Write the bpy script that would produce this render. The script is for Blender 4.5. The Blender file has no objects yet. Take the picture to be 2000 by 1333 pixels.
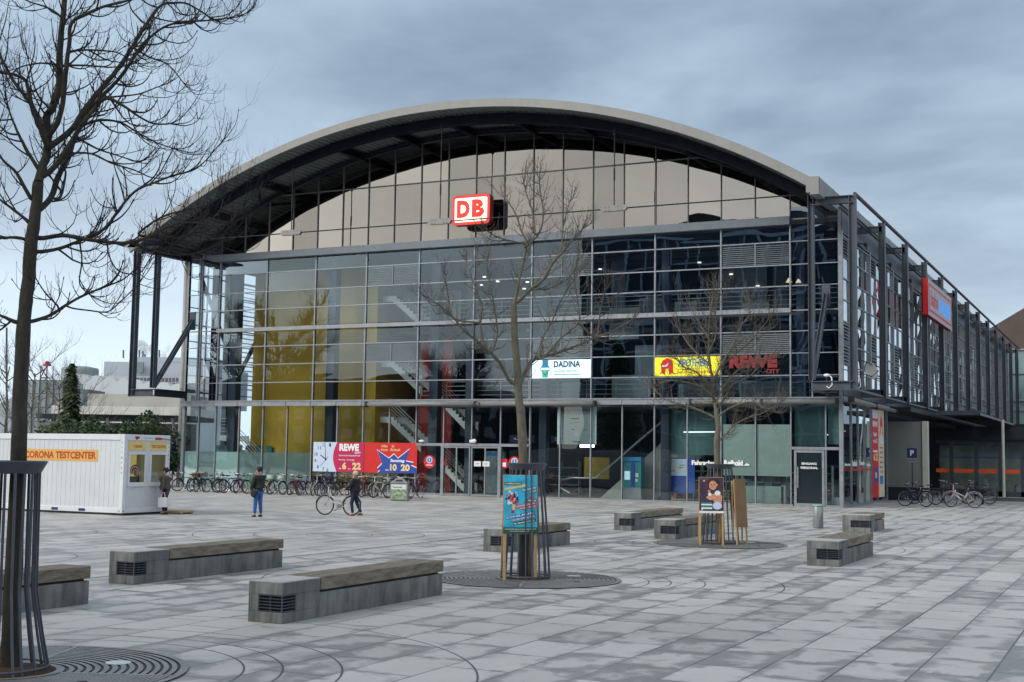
import bpy, bmesh, math, random
from math import pi, sin, cos, sqrt, radians, atan2
from mathutils import Vector, Matrix, noise
random.seed(7)
C = bpy.context.scene.collection
sc = bpy.context.scene

# ------------------------------------------------------------ camera
cam_d = bpy.data.cameras.new('camera'); cam = bpy.data.objects.new('camera', cam_d); C.objects.link(cam)
CR = Vector((.8988, .4380, .0152)); CU = Vector((.0253, -.0866, .9959)); CF = Vector((-.4376, .8948, .0889))
CF = CF.normalized(); CR = (CR - CF*CR.dot(CF)).normalized(); CU = CR.cross(CF)
CP = Vector((15.295, -62.189, 2.2))
cam.matrix_world = Matrix(((CR.x, CU.x, -CF.x, CP.x), (CR.y, CU.y, -CF.y, CP.y), (CR.z, CU.z, -CF.z, CP.z), (0, 0, 0, 1)))
cam_d.sensor_width = 36; cam_d.lens = 45.33; cam_d.clip_start = .1; cam_d.clip_end = 5000
sc.camera = cam

def at(u, v, d):            # point of the world at forward distance d along the sight line of a pixel of the 2000 px photo
    return CP + (CR*(u-1000)/2518.4 - CU*(v-666.5)/2518.4 + CF)*d

# ------------------------------------------------------------ sky, sun, exposure
SUN_AZ, SUN_EL = radians(215), radians(32)     # behind and to the left of the camera (toward -Y)
w = bpy.data.worlds.new('World'); sc.world = w; w.use_nodes = True
nt = w.node_tree; nt.nodes.clear(); N = nt.nodes.new; L = nt.links.new
def wmath(op, a, b=None, c=None, clamp=False):
    n = N('ShaderNodeMath'); n.operation = op; n.use_clamp = clamp
    for i, x in enumerate((a, b, c)):
        if x is None: continue
        if isinstance(x, (int, float)): n.inputs[i].default_value = x
        else: L(x, n.inputs[i])
    return n.outputs[0]
def wmix(f, a, b, typ='MIX'):
    n = N('ShaderNodeMix'); n.data_type = 'RGBA'; n.blend_type = typ
    for s, x in ((0, f), (6, a), (7, b)):
        if isinstance(x, (int, float)): n.inputs[s].default_value = x
        elif isinstance(x, tuple): n.inputs[s].default_value = (*x, 1)
        else: L(x, n.inputs[s])
    return n.outputs[2]
sky = N('ShaderNodeTexSky'); sky.sky_type = 'NISHITA'; sky.sun_disc = False
sky.sun_elevation = SUN_EL; sky.sun_rotation = SUN_AZ; sky.air_density = 1.2; sky.dust_density = 2.5
tc = N('ShaderNodeTexCoord'); sep = N('ShaderNodeSeparateXYZ'); L(tc.outputs['Generated'], sep.inputs[0])
x_, y_, z_ = sep.outputs
zc = wmath('ADD', wmath('MAXIMUM', z_, 0.0), .22)
cmb = N('ShaderNodeCombineXYZ'); L(wmath('DIVIDE', x_, zc), cmb.inputs[0]); L(wmath('DIVIDE', y_, zc), cmb.inputs[1])
def cloud(scale, detail, loc, sx=1.0):
    mp = N('ShaderNodeMapping'); L(cmb.outputs[0], mp.inputs[0]); mp.inputs['Location'].default_value = loc
    mp.inputs['Scale'].default_value = (sx, 1, 1); mp.inputs['Rotation'].default_value = (0, 0, .45)
    n = N('ShaderNodeTexNoise'); n.inputs['Scale'].default_value = scale; n.inputs['Detail'].default_value = detail
    n.inputs['Roughness'].default_value = .58; n.inputs['Distortion'].default_value = .25
    L(mp.outputs[0], n.inputs['Vector']); return n.outputs[0]
c1 = cloud(.75, 5, (5.3, 2.6, 0), .8); c2 = cloud(1.9, 5, (.4, 7.7, 0), .95)
m1 = wmath('MULTIPLY_ADD', wmath('ADD', wmath('MULTIPLY', c1, .66), wmath('MULTIPLY', c2, .34)), 6.0, -2.5, True)
front = wmix(m1, (.19, .252, .335), (.39, .50, .61))
# paler break in the cloud low in the west-north-west (left of the hall)
hz = wmath('MULTIPLY_ADD', z_, -4.6, 1.15, True)
lf = wmath('MULTIPLY_ADD', wmath('SUBTRACT', wmath('MULTIPLY', y_, .62), wmath('MULTIPLY', x_, .78)), 2.9, -1.62, True)
front = wmix(wmath('MULTIPLY', hz, lf), front, (.70, .83, .96))
front = wmix(wmath('MULTIPLY', wmath('MULTIPLY_ADD', z_, -9.0, 1.0, True), .35), front, (.66, .78, .88))
backm = wmath('MULTIPLY_ADD', y_, -1.3, .25, True)
back = wmix(m1, (.86, .85, .82), (1.14, 1.13, 1.08))
skyc = wmix(backm, front, back)
nish = N('ShaderNodeVectorMath'); nish.operation = 'SCALE'; L(sky.outputs[0], nish.inputs[0]); nish.inputs['Scale'].default_value = .12
allc = wmix(.88, nish.outputs[0], skyc)
bg = N('ShaderNodeBackground'); L(allc, bg.inputs[0]); bg.inputs[1].default_value = 1.0
wo = N('ShaderNodeOutputWorld'); L(bg.outputs[0], wo.inputs[0])

sd = bpy.data.lights.new('sun', 'SUN'); sd.energy = 1.3; sd.angle = radians(22); sd.color = (1, .95, .87)
so = bpy.data.objects.new('sun', sd); C.objects.link(so)
sv = Vector((sin(SUN_AZ)*cos(SUN_EL), cos(SUN_AZ)*cos(SUN_EL), sin(SUN_EL)))
so.rotation_euler = (-sv).to_track_quat('-Z', 'Y').to_euler()
sc.view_settings.view_transform = 'Standard'; sc.view_settings.look = 'None'
sc.view_settings.exposure = 0.45; sc.view_settings.gamma = 1
sc.cycles.transparent_max_bounces = 16; sc.cycles.max_bounces = 7; sc.cycles.glossy_bounces = 3
sc.cycles.caustics_reflective = False; sc.cycles.caustics_refractive = False
sc.cycles.sample_clamp_indirect = 6

# ------------------------------------------------------------ material helpers
def nmath(nt, op, a, b=None, c=None, clamp=False):
    n = nt.nodes.new('ShaderNodeMath'); n.operation = op; n.use_clamp = clamp
    for i, x in enumerate((a, b, c)):
        if x is None: continue
        if isinstance(x, (int, float)): n.inputs[i].default_value = x
        else: nt.links.new(x, n.inputs[i])
    return n.outputs[0]
def nmix(nt, f, a, b, typ='MIX'):
    n = nt.nodes.new('ShaderNodeMix'); n.data_type = 'RGBA'; n.blend_type = typ
    for s, x in ((0, f), (6, a), (7, b)):
        if isinstance(x, (int, float)): n.inputs[s].default_value = x
        elif isinstance(x, tuple): n.inputs[s].default_value = (*x[:3], 1)
        else: nt.links.new(x, n.inputs[s])
    return n.outputs[2]
def nnoise(nt, vec, scale, detail=4, rough=.55, dist=0):
    n = nt.nodes.new('ShaderNodeTexNoise'); n.inputs['Scale'].default_value = scale; n.inputs['Detail'].default_value = detail
    n.inputs['Roughness'].default_value = rough; n.inputs['Distortion'].default_value = dist
    nt.links.new(vec, n.inputs['Vector']); return n.outputs[0]
def nmap(nt, vec, scale=(1, 1, 1), loc=(0, 0, 0), rot=(0, 0, 0)):
    n = nt.nodes.new('ShaderNodeMapping'); n.inputs['Scale'].default_value = scale
    n.inputs['Location'].default_value = loc; n.inputs['Rotation'].default_value = rot
    nt.links.new(vec, n.inputs[0]); return n.outputs[0]
def newmat(name):
    m = bpy.data.materials.new(name); m.use_nodes = True; nt = m.node_tree; nt.nodes.clear()
    o = nt.nodes.new('ShaderNodeOutputMaterial'); b = nt.nodes.new('ShaderNodeBsdfPrincipled')
    nt.links.new(b.outputs[0], o.inputs[0]); t = nt.nodes.new('ShaderNodeTexCoord')
    return m, nt, b, t.outputs['Object'], o
def mat(name, col, rough=.6, metal=0.0, var=.12, scale=3.0, stretch=(1, 1, 1), bump=0.0, bscale=60, col2=None, emis=0, spec=.5):
    m, nt, b, oc, o = newmat(name)
    v = nmap(nt, oc, stretch)
    n1 = nnoise(nt, v, scale, 6, .6, .3)
    c2 = col2 or tuple(min(1, c*(1+var)+var*.02) for c in col)
    c1 = col if col2 else tuple(c*(1-var) for c in col)
    f = nmath(nt, 'MULTIPLY_ADD', n1, 2.6, -.8, True)
    nt.links.new(nmix(nt, f, c1, c2), b.inputs['Base Color'])
    nt.links.new(nmath(nt, 'MULTIPLY_ADD', n1, .3, rough-.15, True), b.inputs['Roughness'])
    b.inputs['Metallic'].default_value = metal; b.inputs['Specular IOR Level'].default_value = spec
    if emis:
        b.inputs['Emission Color'].default_value = (*col, 1); b.inputs['Emission Strength'].default_value = emis
    if bump:
        bn = nt.nodes.new('ShaderNodeBump'); bn.inputs['Strength'].default_value = bump; bn.inputs['Distance'].default_value = .02
        nt.links.new(nnoise(nt, v, bscale, 5), bn.inputs['Height']); nt.links.new(bn.outputs[0], b.inputs['Normal'])
    return m
def glassmat(name, tint, refl, rcol=(1, 1, 1), rough=0.0, wave=.012, wscale=.55, film=None, film_a=0):
    m = bpy.data.materials.new(name); m.use_nodes = True; nt = m.node_tree; nt.nodes.clear(); L = nt.links.new
    o = nt.nodes.new('ShaderNodeOutputMaterial'); t = nt.nodes.new('ShaderNodeTexCoord'); oi = nt.nodes.new('ShaderNodeObjectInfo')
    ad = nt.nodes.new('ShaderNodeVectorMath'); ad.operation = 'ADD'; L(t.outputs['Object'], ad.inputs[0])
    sc3 = nt.nodes.new('ShaderNodeVectorMath'); sc3.operation = 'SCALE'; L(oi.outputs['Random'], sc3.inputs[0]) if False else None
    cx = nt.nodes.new('ShaderNodeCombineXYZ'); L(nmath(nt, 'MULTIPLY', oi.outputs['Random'], 37), cx.inputs[0]); L(cx.outputs[0], ad.inputs[1])
    bn = nt.nodes.new('ShaderNodeBump'); bn.inputs['Strength'].default_value = 1; bn.inputs['Distance'].default_value = wave
    L(nnoise(nt, ad.outputs[0], wscale, 1, .4), bn.inputs['Height'])
    g = nt.nodes.new('ShaderNodeBsdfGlossy'); g.inputs['Roughness'].default_value = rough; g.inputs['Color'].default_value = (*rcol, 1)
    L(bn.outputs[0], g.inputs['Normal'])
    tr = nt.nodes.new('ShaderNodeBsdfTransparent'); tr.inputs[0].default_value = (*tint, 1)
    base = tr.outputs[0]
    if film:
        d = nt.nodes.new('ShaderNodeBsdfDiffuse'); d.inputs[0].default_value = (*film, 1)
        mx = nt.nodes.new('ShaderNodeMixShader'); mx.inputs[0].default_value = film_a; L(tr.outputs[0], mx.inputs[1]); L(d.outputs[0], mx.inputs[2]); base = mx.outputs[0]
    fr = nt.nodes.new('ShaderNodeFresnel'); fr.inputs[0].default_value = 1.5
    f = nmath(nt, 'ADD', fr.outputs[0], nmath(nt, 'MULTIPLY', nmath(nt, 'MULTIPLY_ADD', oi.outputs['Random'], .55, .72), refl), None, True)
    ms = nt.nodes.new('ShaderNodeMixShader'); L(f, ms.inputs[0]); L(base, ms.inputs[1]); L(g.outputs[0], ms.inputs[2]); L(ms.outputs[0], o.inputs[0])
    return m

# ------------------------------------------------------------ mesh helpers
class MB:
    def __init__(s): s.v = []; s.f = []
    def add(s, vs, fs):
        k = len(s.v); s.v += [tuple(p) for p in vs]; s.f += [tuple(i+k for i in f) for f in fs]; return s
    def box(s, x0, x1, y0, y1, z0, z1):
        return s.add([(x0, y0, z0), (x1, y0, z0), (x1, y1, z0), (x0, y1, z0), (x0, y0, z1), (x1, y0, z1), (x1, y1, z1), (x0, y1, z1)],
                     [(0, 3, 2, 1), (4, 5, 6, 7), (0, 1, 5, 4), (1, 2, 6, 5), (2, 3, 7, 6), (3, 0, 4, 7)])
    def beam(s, p, q, w, h, up=(0, 0, 1)):
        p = Vector(p); q = Vector(q); d = (q-p).normalized(); u = Vector(up)
        if abs(d.dot(u)) > .99: u = Vector((0, 1, 0))
        r = d.cross(u).normalized()*w/2; u = r.cross(d).normalized()*h/2
        vs = [p-r-u, p+r-u, p+r+u, p-r+u, q-r-u, q+r-u, q+r+u, q-r+u]
        return s.add(vs, [(0, 1, 2, 3), (7, 6, 5, 4), (0, 4, 5, 1), (1, 5, 6, 2), (2, 6, 7, 3), (3, 7, 4, 0)])
    def ibeam(s, p, q, w, h, t=.03, up=(0, 0, 1)):
        p = Vector(p); q = Vector(q); d = (q-p).normalized(); u = Vector(up)
        if abs(d.dot(u)) > .99: u = Vector((0, 1, 0))
        r = d.cross(u).normalized(); u = r.cross(d).normalized()
        s.beam(p+u*(h/2-t/2), q+u*(h/2-t/2), w, t, u); s.beam(p-u*(h/2-t/2), q-u*(h/2-t/2), w, t, u)
        return s.beam(p, q, t, h-2*t, u)
    def tube(s, pts, rad, n=8, cap=True):
        pts = [Vector(p) for p in pts]; m = len(pts)
        if isinstance(rad, (int, float)): rad = [rad]*m
        k = len(s.v); prev = None
        for i, p in enumerate(pts):
            d = (pts[min(i+1, m-1)]-pts[max(i-1, 0)])
            d = d.normalized() if d.length > 1e-9 else Vector((0, 0, 1))
            if prev is None:
                a = Vector((0, 0, 1)) if abs(d.z) < .9 else Vector((1, 0, 0)); r = d.cross(a).normalized()
            else:
                r = (prev - d*prev.dot(d)); r = r.normalized() if r.length > 1e-6 else d.orthogonal().normalized()
            prev = r; u = d.cross(r)
            for j in range(n):
                a = 2*pi*j/n; s.v.append(tuple(p+(r*cos(a)+u*sin(a))*rad[i]))
        for i in range(m-1):
            for j in range(n):
                a = k+i*n+j; b = k+i*n+(j+1) % n; s.f.append((a, b, b+n, a+n))
        if cap: s.f.append(tuple(k+j for j in range(n))[::-1]); s.f.append(tuple(k+(m-1)*n+j for j in range(n)))
        return s
    def torus(s, c, R, r, ax='y', n=28, m=6, a0=0, a1=2*pi):
        pts = []
        full = abs(a1-a0-2*pi) < 1e-6
        for i in range(n+1):
            a = a0+(a1-a0)*i/n; x, z = R*cos(a), R*sin(a)
            pts.append((c[0]+x, c[1], c[2]+z) if ax == 'y' else ((c[0]+x, c[1]+z, c[2]) if ax == 'z' else (c[0], c[1]+x, c[2]+z)))
        return s.tube(pts, r, m, not full)
    def lathe(s, prof, c=(0, 0, 0), n=24, sx=1, sy=1):
        k = len(s.v)
        for r, z in prof:
            for j in range(n): a = 2*pi*j/n; s.v.append((c[0]+r*cos(a)*sx, c[1]+r*sin(a)*sy, c[2]+z))
        for i in range(len(prof)-1):
            for j in range(n):
                a = k+i*n+j; b = k+i*n+(j+1) % n; s.f.append((a, b, b+n, a+n))
        s.f.append(tuple(k+j for j in range(n))[::-1]); s.f.append(tuple(k+(len(prof)-1)*n+j for j in range(n)))
        return s
    def blob(s, c, r, n=10):
        pr = [(max(.001, r[0]*sin(pi*i/n)), -r[2]*cos(pi*i/n)) for i in range(n+1)]
        return s.lathe(pr, c, 12, 1, r[1]/r[0])
    def prism(s, poly, y0, y1, M=None):       # poly in x,z, extruded along y
        n = len(poly); vs = [Vector((x, y0, z)) for x, z in poly]+[Vector((x, y1, z)) for x, z in poly]
        if M is not None: vs = [M @ v for v in vs]
        return s.add(vs, [tuple(range(n)), tuple(range(2*n-1, n-1, -1))]+[(i, i+n, (i+1) % n+n, (i+1) % n) for i in range(n)])
    def build(s, name, m, parent=None, smooth=False, bev=0, loc=None):
        me = bpy.data.meshes.new(name); me.from_pydata(s.v, [], s.f)
        bm = bmesh.new(); bm.from_mesh(me)
        if bev: bmesh.ops.bevel(bm, geom=bm.edges[:], offset=bev, segments=1, affect='EDGES', clamp_overlap=True)
        bmesh.ops.recalc_face_normals(bm, faces=bm.faces[:]); bm.to_mesh(me); bm.free()
        me.materials.append(m)
        if smooth:
            for p in me.polygons: p.use_smooth = True
        return link(name, me, parent, loc)
def link(name, me, parent=None, loc=None):
    o = bpy.data.objects.new(name, me); C.objects.link(o)
    if parent is not None: o.parent = parent
    if loc is not None: o.location = loc
    return o
def tag(o, label=None, cat=None, group=None, kind=None):
    for k, v in (('label', label), ('category', cat), ('group', group), ('kind', kind)):
        if v: o[k] = v
    return o
def empty(name, loc=(0, 0, 0), rz=0, label=None, cat=None, group=None):
    o = bpy.data.objects.new(name, None); C.objects.link(o); o.location = loc; o.rotation_euler = (0, 0, rz)
    o.empty_display_size = .2
    return tag(o, label, cat, group)
def copy_tree(o, parent=None):
    c = o.copy(); C.objects.link(c); c.parent = parent
    for ch in list(o.children): copy_tree(ch, c)
    return c

def text_mesh(s, bold=0.0):
    cu = bpy.data.curves.new('t', 'FONT'); cu.body = s; cu.size = 1; cu.offset = bold; cu.resolution_u = 3
    ob = bpy.data.objects.new('t', cu); C.objects.link(ob)
    dg = bpy.context.evaluated_depsgraph_get(); ev = ob.evaluated_get(dg)
    me = bpy.data.meshes.new_from_object(ev); bpy.data.objects.remove(ob); bpy.data.curves.remove(cu)
    vs = [v.co.copy() for v in me.vertices]; fs = [tuple(p.vertices) for p in me.polygons]; bpy.data.meshes.remove(me)
    x0 = min(v.x for v in vs); x1 = max(v.x for v in vs); y0 = min(v.y for v in vs); y1 = max(v.y for v in vs)
    return [((v.x-x0)/(x1-x0), (v.y-y0)/(y1-y0)) for v in vs], fs, (x1-x0)/(y1-y0)
class Plate:     # a flat sign: lays shapes and lettering on a plane with real millimetre steps
    def __init__(s, o, xd, n, parent, up=(0, 0, 1)):
        s.o = Vector(o); s.x = Vector(xd).normalized(); s.n = Vector(n).normalized(); s.up = Vector(up).normalized(); s.p = parent
    def P(s, x, y, l): return s.o+s.x*x+s.up*y+s.n*(l*.004)
    def poly(s, pts, m, l=0, name='print'):
        b = MB(); b.add([s.P(x, y, l) for x, y in pts], [tuple(range(len(pts)))]); return b.build(name, m, s.p)
    def rect(s, x0, y0, x1, y1, m, l=0, name='print'): return s.poly([(x0, y0), (x1, y0), (x1, y1), (x0, y1)], m, l, name)
    def slab(s, x0, y0, x1, y1, t, m, name='panel'):
        b = MB(); c = [(x0, y0), (x1, y0), (x1, y1), (x0, y1)]
        vs = [s.P(x, y, 0) for x, y in c]+[s.P(x, y, 0)-s.n*t for x, y in c]
        b.add(vs, [(0, 1, 2, 3), (7, 6, 5, 4), (0, 4, 5, 1), (1, 5, 6, 2), (2, 6, 7, 3), (3, 7, 4, 0)]); return b.build(name, m, s.p)
    def disc(s, x, y, r, m, l=0, name='print', n=32, sy=1):
        return s.poly([(x+r*cos(2*pi*i/n), y+r*sin(2*pi*i/n)*sy) for i in range(n)], m, l, name)
    def text(s, t, x0, y0, x1, y1, m, l=1, bold=0.02, rot=0, shear=0, name='lettering', th=0):
        vs, fs, asp = text_mesh(t, bold); W, Hh = x1-x0, y1-y0
        b = MB(); q = []
        for a, c in vs:
            X, Y = a*W+shear*c*Hh, c*Hh
            q.append((x0+X*cos(rot)-Y*sin(rot), y0+X*sin(rot)+Y*cos(rot)))
        b.add([s.P(x, y, l) for x, y in q], fs)
        if th:
            b.add([s.P(x, y, l)-s.n*th for x, y in q], fs)
        return b.build(name, m, s.p)
# ------------------------------------------------------------ materials
steel = mat('painted_steel_grey', (.050, .066, .092), .45, 0, .18, 1.2)
steel_d = mat('painted_steel_dark', (.018, .024, .036), .55, 0, .2, 1.0, spec=.2)
alu = mat('aluminium_mullion', (.26, .29, .33), .38, .35, .12, 4)
alu_d = mat('gable_mullion', (.10, .11, .125), .45, .2, .15, 4)
zinc = mat('zinc_fascia', (.215, .22, .222), .5, .1, .12, 1.5, (1, 1, .3))
white_m = mat('white_paint', (.78, .80, .82), .45, 0, .05, 2)
deck_m = mat('corrugated_sheet_paint', (.17, .20, .205), .65, 0, .15, 2, spec=.15)
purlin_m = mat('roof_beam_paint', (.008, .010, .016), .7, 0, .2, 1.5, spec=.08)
ochre = mat('ochre_plaster', (.53, .34, .035), .8, 0, .06, 1.3, bump=.2)
redwall = mat('red_plaster', (.36, .025, .018), .75, 0, .12, 1.5)
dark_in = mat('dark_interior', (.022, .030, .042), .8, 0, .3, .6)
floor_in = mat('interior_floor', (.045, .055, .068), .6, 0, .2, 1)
concrete = mat('cast_concrete', (.17, .185, .18), .85, 0, .22, 2.3, (1, 1, .35), bump=.25, bscale=45)
conc_l = mat('smooth_concrete', (.36, .38, .37), .8, 0, .12, 1.6, bump=.15)
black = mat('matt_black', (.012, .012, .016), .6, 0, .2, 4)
rubber = mat('rubber', (.015, .015, .016), .8, 0, .2, 9)
chrome = mat('bare_metal', (.55, .56, .58), .3, .9, .1, 5)
galv = mat('galvanised_steel', (.30, .32, .33), .5, .5, .15, 6)
lampm = mat('lamp_glow', (1.0, .9, .72), .5, emis=1.6)
paper = mat('white_paper', (.72, .74, .76), .7, var=.04)
P_red = mat('print_red', (.62, .01, .012), .5, var=.05)
P_white = mat('print_white', (.82, .84, .88), .5, var=.03)
P_mag = mat('print_magenta', (.50, .004, .09), .5, var=.05)
P_blue = mat('print_blue', (.012, .06, .36), .5, var=.05)
P_navy = mat('print_navy', (.01, .02, .13), .5, var=.05)
P_black = mat('print_black', (.012, .014, .02), .5, var=.05)
P_yel = mat('print_yellow', (.80, .70, .03), .5, var=.05)
P_cream = mat('print_cream', (.80, .62, .30), .5, var=.05)
P_cyan = mat('print_cyan', (.02, .42, .72), .5, var=.12, scale=2)
P_sky = mat('print_sky_blue', (.01, .24, .58), .5, var=.05)
P_teal = mat('print_teal', (.01, .20, .24), .5, var=.05)
P_green = mat('print_green', (.01, .10, .055), .5, var=.05)
P_lime = mat('print_lime', (.42, .58, .12), .5, var=.05)
P_grey = mat('print_grey', (.25, .27, .30), .5, var=.05)
P_pale = mat('print_pale_blue', (.55, .66, .86), .5, var=.05)
skin_p = mat('print_skin', (.62, .30, .19), .5, var=.15)
hair_p = mat('print_brown', (.06, .022, .012), .5, var=.2)

g_front = glassmat('facade_glass', (.78, .85, .88), .06, (.60, .80, 1.0), wave=.005, wscale=.45)
g_wavy = glassmat('facade_glass_wavy', (.72, .82, .88), .15, (.62, .80, 1.0), wave=.011, wscale=.45)
g_gable = glassmat('gable_glass', (.22, .23, .23), .185, (.97, .965, .935), wave=.012, wscale=.4)
g_shop = glassmat('shopfront_glass', (.90, .99, .98), .035, (.85, .95, 1), wave=.008, wscale=.5)
g_side = glassmat('side_glass', (.18, .22, .26), .62, (.95, .98, 1), wave=.016, wscale=.6)
g_clear = glassmat('clear_glass', (.85, .92, .94), .03, wave=.002)
g_frost = glassmat('frosted_film', (.5, .6, .6), .05, (.8, 1, 1), rough=.25, film=(.40, .56, .56), film_a=.72)

# paving: long strips of slabs running toward the hall, cut by rings round the tree pits
def paving_mat():
    m, nt, b, oc, o = newmat('stone_paving'); L = nt.links.new
    sp = nt.nodes.new('ShaderNodeSeparateXYZ'); L(oc, sp.inputs[0]); X, Y, Z = sp.outputs
    rot = nt.nodes.new('ShaderNodeCombineXYZ'); L(Y, rot.inputs[0]); L(nmath(nt, 'ADD', X, .10), rot.inputs[1])
    def brick(ms, smooth, c1, c2, width=1.13):
        n = nt.nodes.new('ShaderNodeTexBrick'); L(rot.outputs[0], n.inputs['Vector'])
        n.offset = .37; n.offset_frequency = 2; n.squash = 1
        n.inputs['Scale'].default_value = 1; n.inputs['Brick Width'].default_value = width; n.inputs['Row Height'].default_value = .7325
        n.inputs['Mortar Size'].default_value = ms; n.inputs['Mortar Smooth'].default_value = smooth
        n.inputs['Color1'].default_value = (*c1, 1); n.inputs['Color2'].default_value = (*c2, 1); n.inputs['Mortar'].default_value = (.5, .5, .5, 1)
        n.inputs['Bias'].default_value = 0
        return n
    bA = brick(.012, .1, (0, 0, 0), (1, 1, 1)); bB = brick(.26, 1.0, (0, 0, 0), (1, 1, 1))
    joint = bA.outputs['Fac']; edge = bB.outputs['Fac']
    tone = nt.nodes.new('ShaderNodeSeparateColor'); L(bA.outputs['Color'], tone.inputs[0]); tone = tone.outputs[0]
    n1 = nnoise(nt, nmap(nt, oc, (1, .85, 1)), 2.3, 7, .6, .8)
    n2 = nnoise(nt, oc, .16, 4, .6); n3 = nnoise(nt, oc, 70, 3, .7); n4 = nnoise(nt, nmap(nt, oc, (1.5, .45, 1)), .55, 5, .6, .5)
    # dried patch in the middle of each slab
    dry = nmath(nt, 'SUBTRACT', nmath(nt, 'ADD', nmath(nt, 'MULTIPLY', n1, 1.5), nmath(nt, 'MULTIPLY', tone, .34)), nmath(nt, 'MULTIPLY', edge, .25))
    dry = nmath(nt, 'ADD', dry, nmath(nt, 'MULTIPLY', n2, .75))
    dry = nmath(nt, 'MULTIPLY_ADD', dry, 4.6, -4.45, True)
    col = nmix(nt, dry, (.300, .300, .298), (.515, .512, .50))
    col = nmix(nt, nmath(nt, 'MULTIPLY_ADD', n4, 2.4, -.7, True), nmix(nt, 1.0, col, (.84, .84, .85), 'MULTIPLY'), col)
    col = nmix(nt, nmath(nt, 'MULTIPLY', nmath(nt, 'MULTIPLY_ADD', n2, 5, -2.4, True), .45), col, (.36, .345, .315))
    tn = nmath(nt, 'MULTIPLY_ADD', tone, .22, .88)
    tv = nt.nodes.new('ShaderNodeCombineColor'); [L(tn, tv.inputs[i]) for i in range(3)]
    col = nmix(nt, 1.0, col, tv.outputs[0], 'MULTIPLY')
    gr = nmath(nt, 'MULTIPLY_ADD', n3, .3, .85); gv = nt.nodes.new('ShaderNodeCombineColor'); [L(gr, gv.inputs[i]) for i in range(3)]
    col = nmix(nt, 1.0, col, gv.outputs[0], 'MULTIPLY')
    vo = nt.nodes.new('ShaderNodeTexVoronoi'); vo.inputs['Scale'].default_value = 1.9; L(oc, vo.inputs['Vector'])
    spot = nmath(nt, 'MULTIPLY', nmath(nt, 'LESS_THAN', vo.outputs['Distance'], .055), nmath(nt, 'GREATER_THAN', nnoise(nt, oc, .9, 2), .52))
    col = nmix(nt, nmath(nt, 'MULTIPLY', spot, .45), col, (.10, .10, .105))
    st = nmath(nt, 'MULTIPLY_ADD', nnoise(nt, oc, 3.3, 8, .7, 1.5), 9, -6.0, True)
    col = nmix(nt, nmath(nt, 'MULTIPLY', st, .30), col, (.16, .155, .15))
    rings = None
    def ringset(cx, cy, radii, eps=.012):
        nonlocal rings
        d = nmath(nt, 'SQRT', nmath(nt, 'ADD', nmath(nt, 'POWER', nmath(nt, 'SUBTRACT', X, cx), 2), nmath(nt, 'POWER', nmath(nt, 'SUBTRACT', Y, cy), 2)))
        for r in radii:
            k = nmath(nt, 'COMPARE', d, r, eps); rings = k if rings is None else nmath(nt, 'MAXIMUM', rings, k)
    for cx, cy in ((5.19, -52.7), (5.19, -40.95), (5.33, -29.3)): ringset(cx, cy, (2.27, 2.66, 3.26, 4.62))
    ringset(-4.4, -32.4, (.9, 2.3, 3.9), .016); ringset(-6.2, -43.5, (.9, 2.3), .014); ringset(-12.0, -37.3, (1.2, 2.6), .018); ringset(15.6, -33.5, (1.2,), .012)
    ringset(6.0, -33.9, (.55,), .012)
    for xx, e in ((-1.03, .07),): rings = nmath(nt, 'MAXIMUM', rings, nmath(nt, 'MULTIPLY', nmath(nt, 'COMPARE', X, xx, e), .8))
    for yy, e in ((-25.0, .03), (-12.2, .03)): rings = nmath(nt, 'MAXIMUM', rings, nmath(nt, 'MULTIPLY', nmath(nt, 'COMPARE', Y, yy, e), .7))
    # every fourth strip joint is open and darker
    fx = nmath(nt, 'FRACT', nmath(nt, 'DIVIDE', nmath(nt, 'ADD', X, .10), .7325))
    jm = nmath(nt, 'MULTIPLY', joint, nmath(nt, 'MULTIPLY_ADD', nnoise(nt, nmap(nt, oc, (1.4, .25, 1)), 1.0, 2), 1.9, -.25, True))
    jm = nmath(nt, 'MAXIMUM', jm, rings)
    col = nmix(nt, nmath(nt, 'MULTIPLY', jm, .86), col, (.035, .036, .042))
    L(col, b.inputs['Base Color'])
    L(nmath(nt, 'MULTIPLY_ADD', dry, .26, .40), b.inputs['Roughness'])
    b.inputs['Specular IOR Level'].default_value = .35
    bn = nt.nodes.new('ShaderNodeBump'); bn.inputs['Strength'].default_value = .35; bn.inputs['Distance'].default_value = .006
    L(nmath(nt, 'SUBTRACT', nmath(nt, 'MULTIPLY', n3, .3), jm), bn.inputs['Height']); L(bn.outputs[0], b.inputs['Normal'])
    return m
pave = paving_mat()
g = MB(); g.add([(-900, -500, 0), (900, -500, 0), (900, 1500, 0), (-900, 1500, 0)], [(0, 1, 2, 3)])
tag(g.build('ground', pave), kind='structure')
# asphalt apron under the bridge beyond the kerb
asph = mat('asphalt', (.06, .062, .068), .8, 0, .2, 3, bump=.3)
b = MB(); b.add([(6.6, 14.3, .004), (60, 14.3, .004), (60, 27, .004), (6.6, 27, .004)], [(0, 1, 2, 3)])
tag(b.build('road', asph), kind='structure')
b = MB(); b.box(6.6, 60, 14.0, 14.3, 0, .12); tag(b.build('pavement_kerb', conc_l), kind='structure')

# ------------------------------------------------------------ the station hall
S_ = 1.7455
BX = lambda i: -(20-i)*S_
XL, XR = -37.36, 2.41
CX, RG, ZG = -17.6, 36.3, 19.93          # gable arc
def arcz(x, R=RG, top=ZG): return top-R+sqrt(max(0, R*R-(x-CX)**2))
hall = empty('station_building', (0, 0, 0), 0, 'wide glass station hall with arched grey roof, steel frames and dark tinted glazing', 'building')
RZ = [(5.26, 6.30), (6.34, 7.38), (7.42, 8.46), (8.50, 9.30), (9.66, 10.68), (10.72, 11.73), (11.77, 12.87), (12.91, 13.66)]
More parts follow.
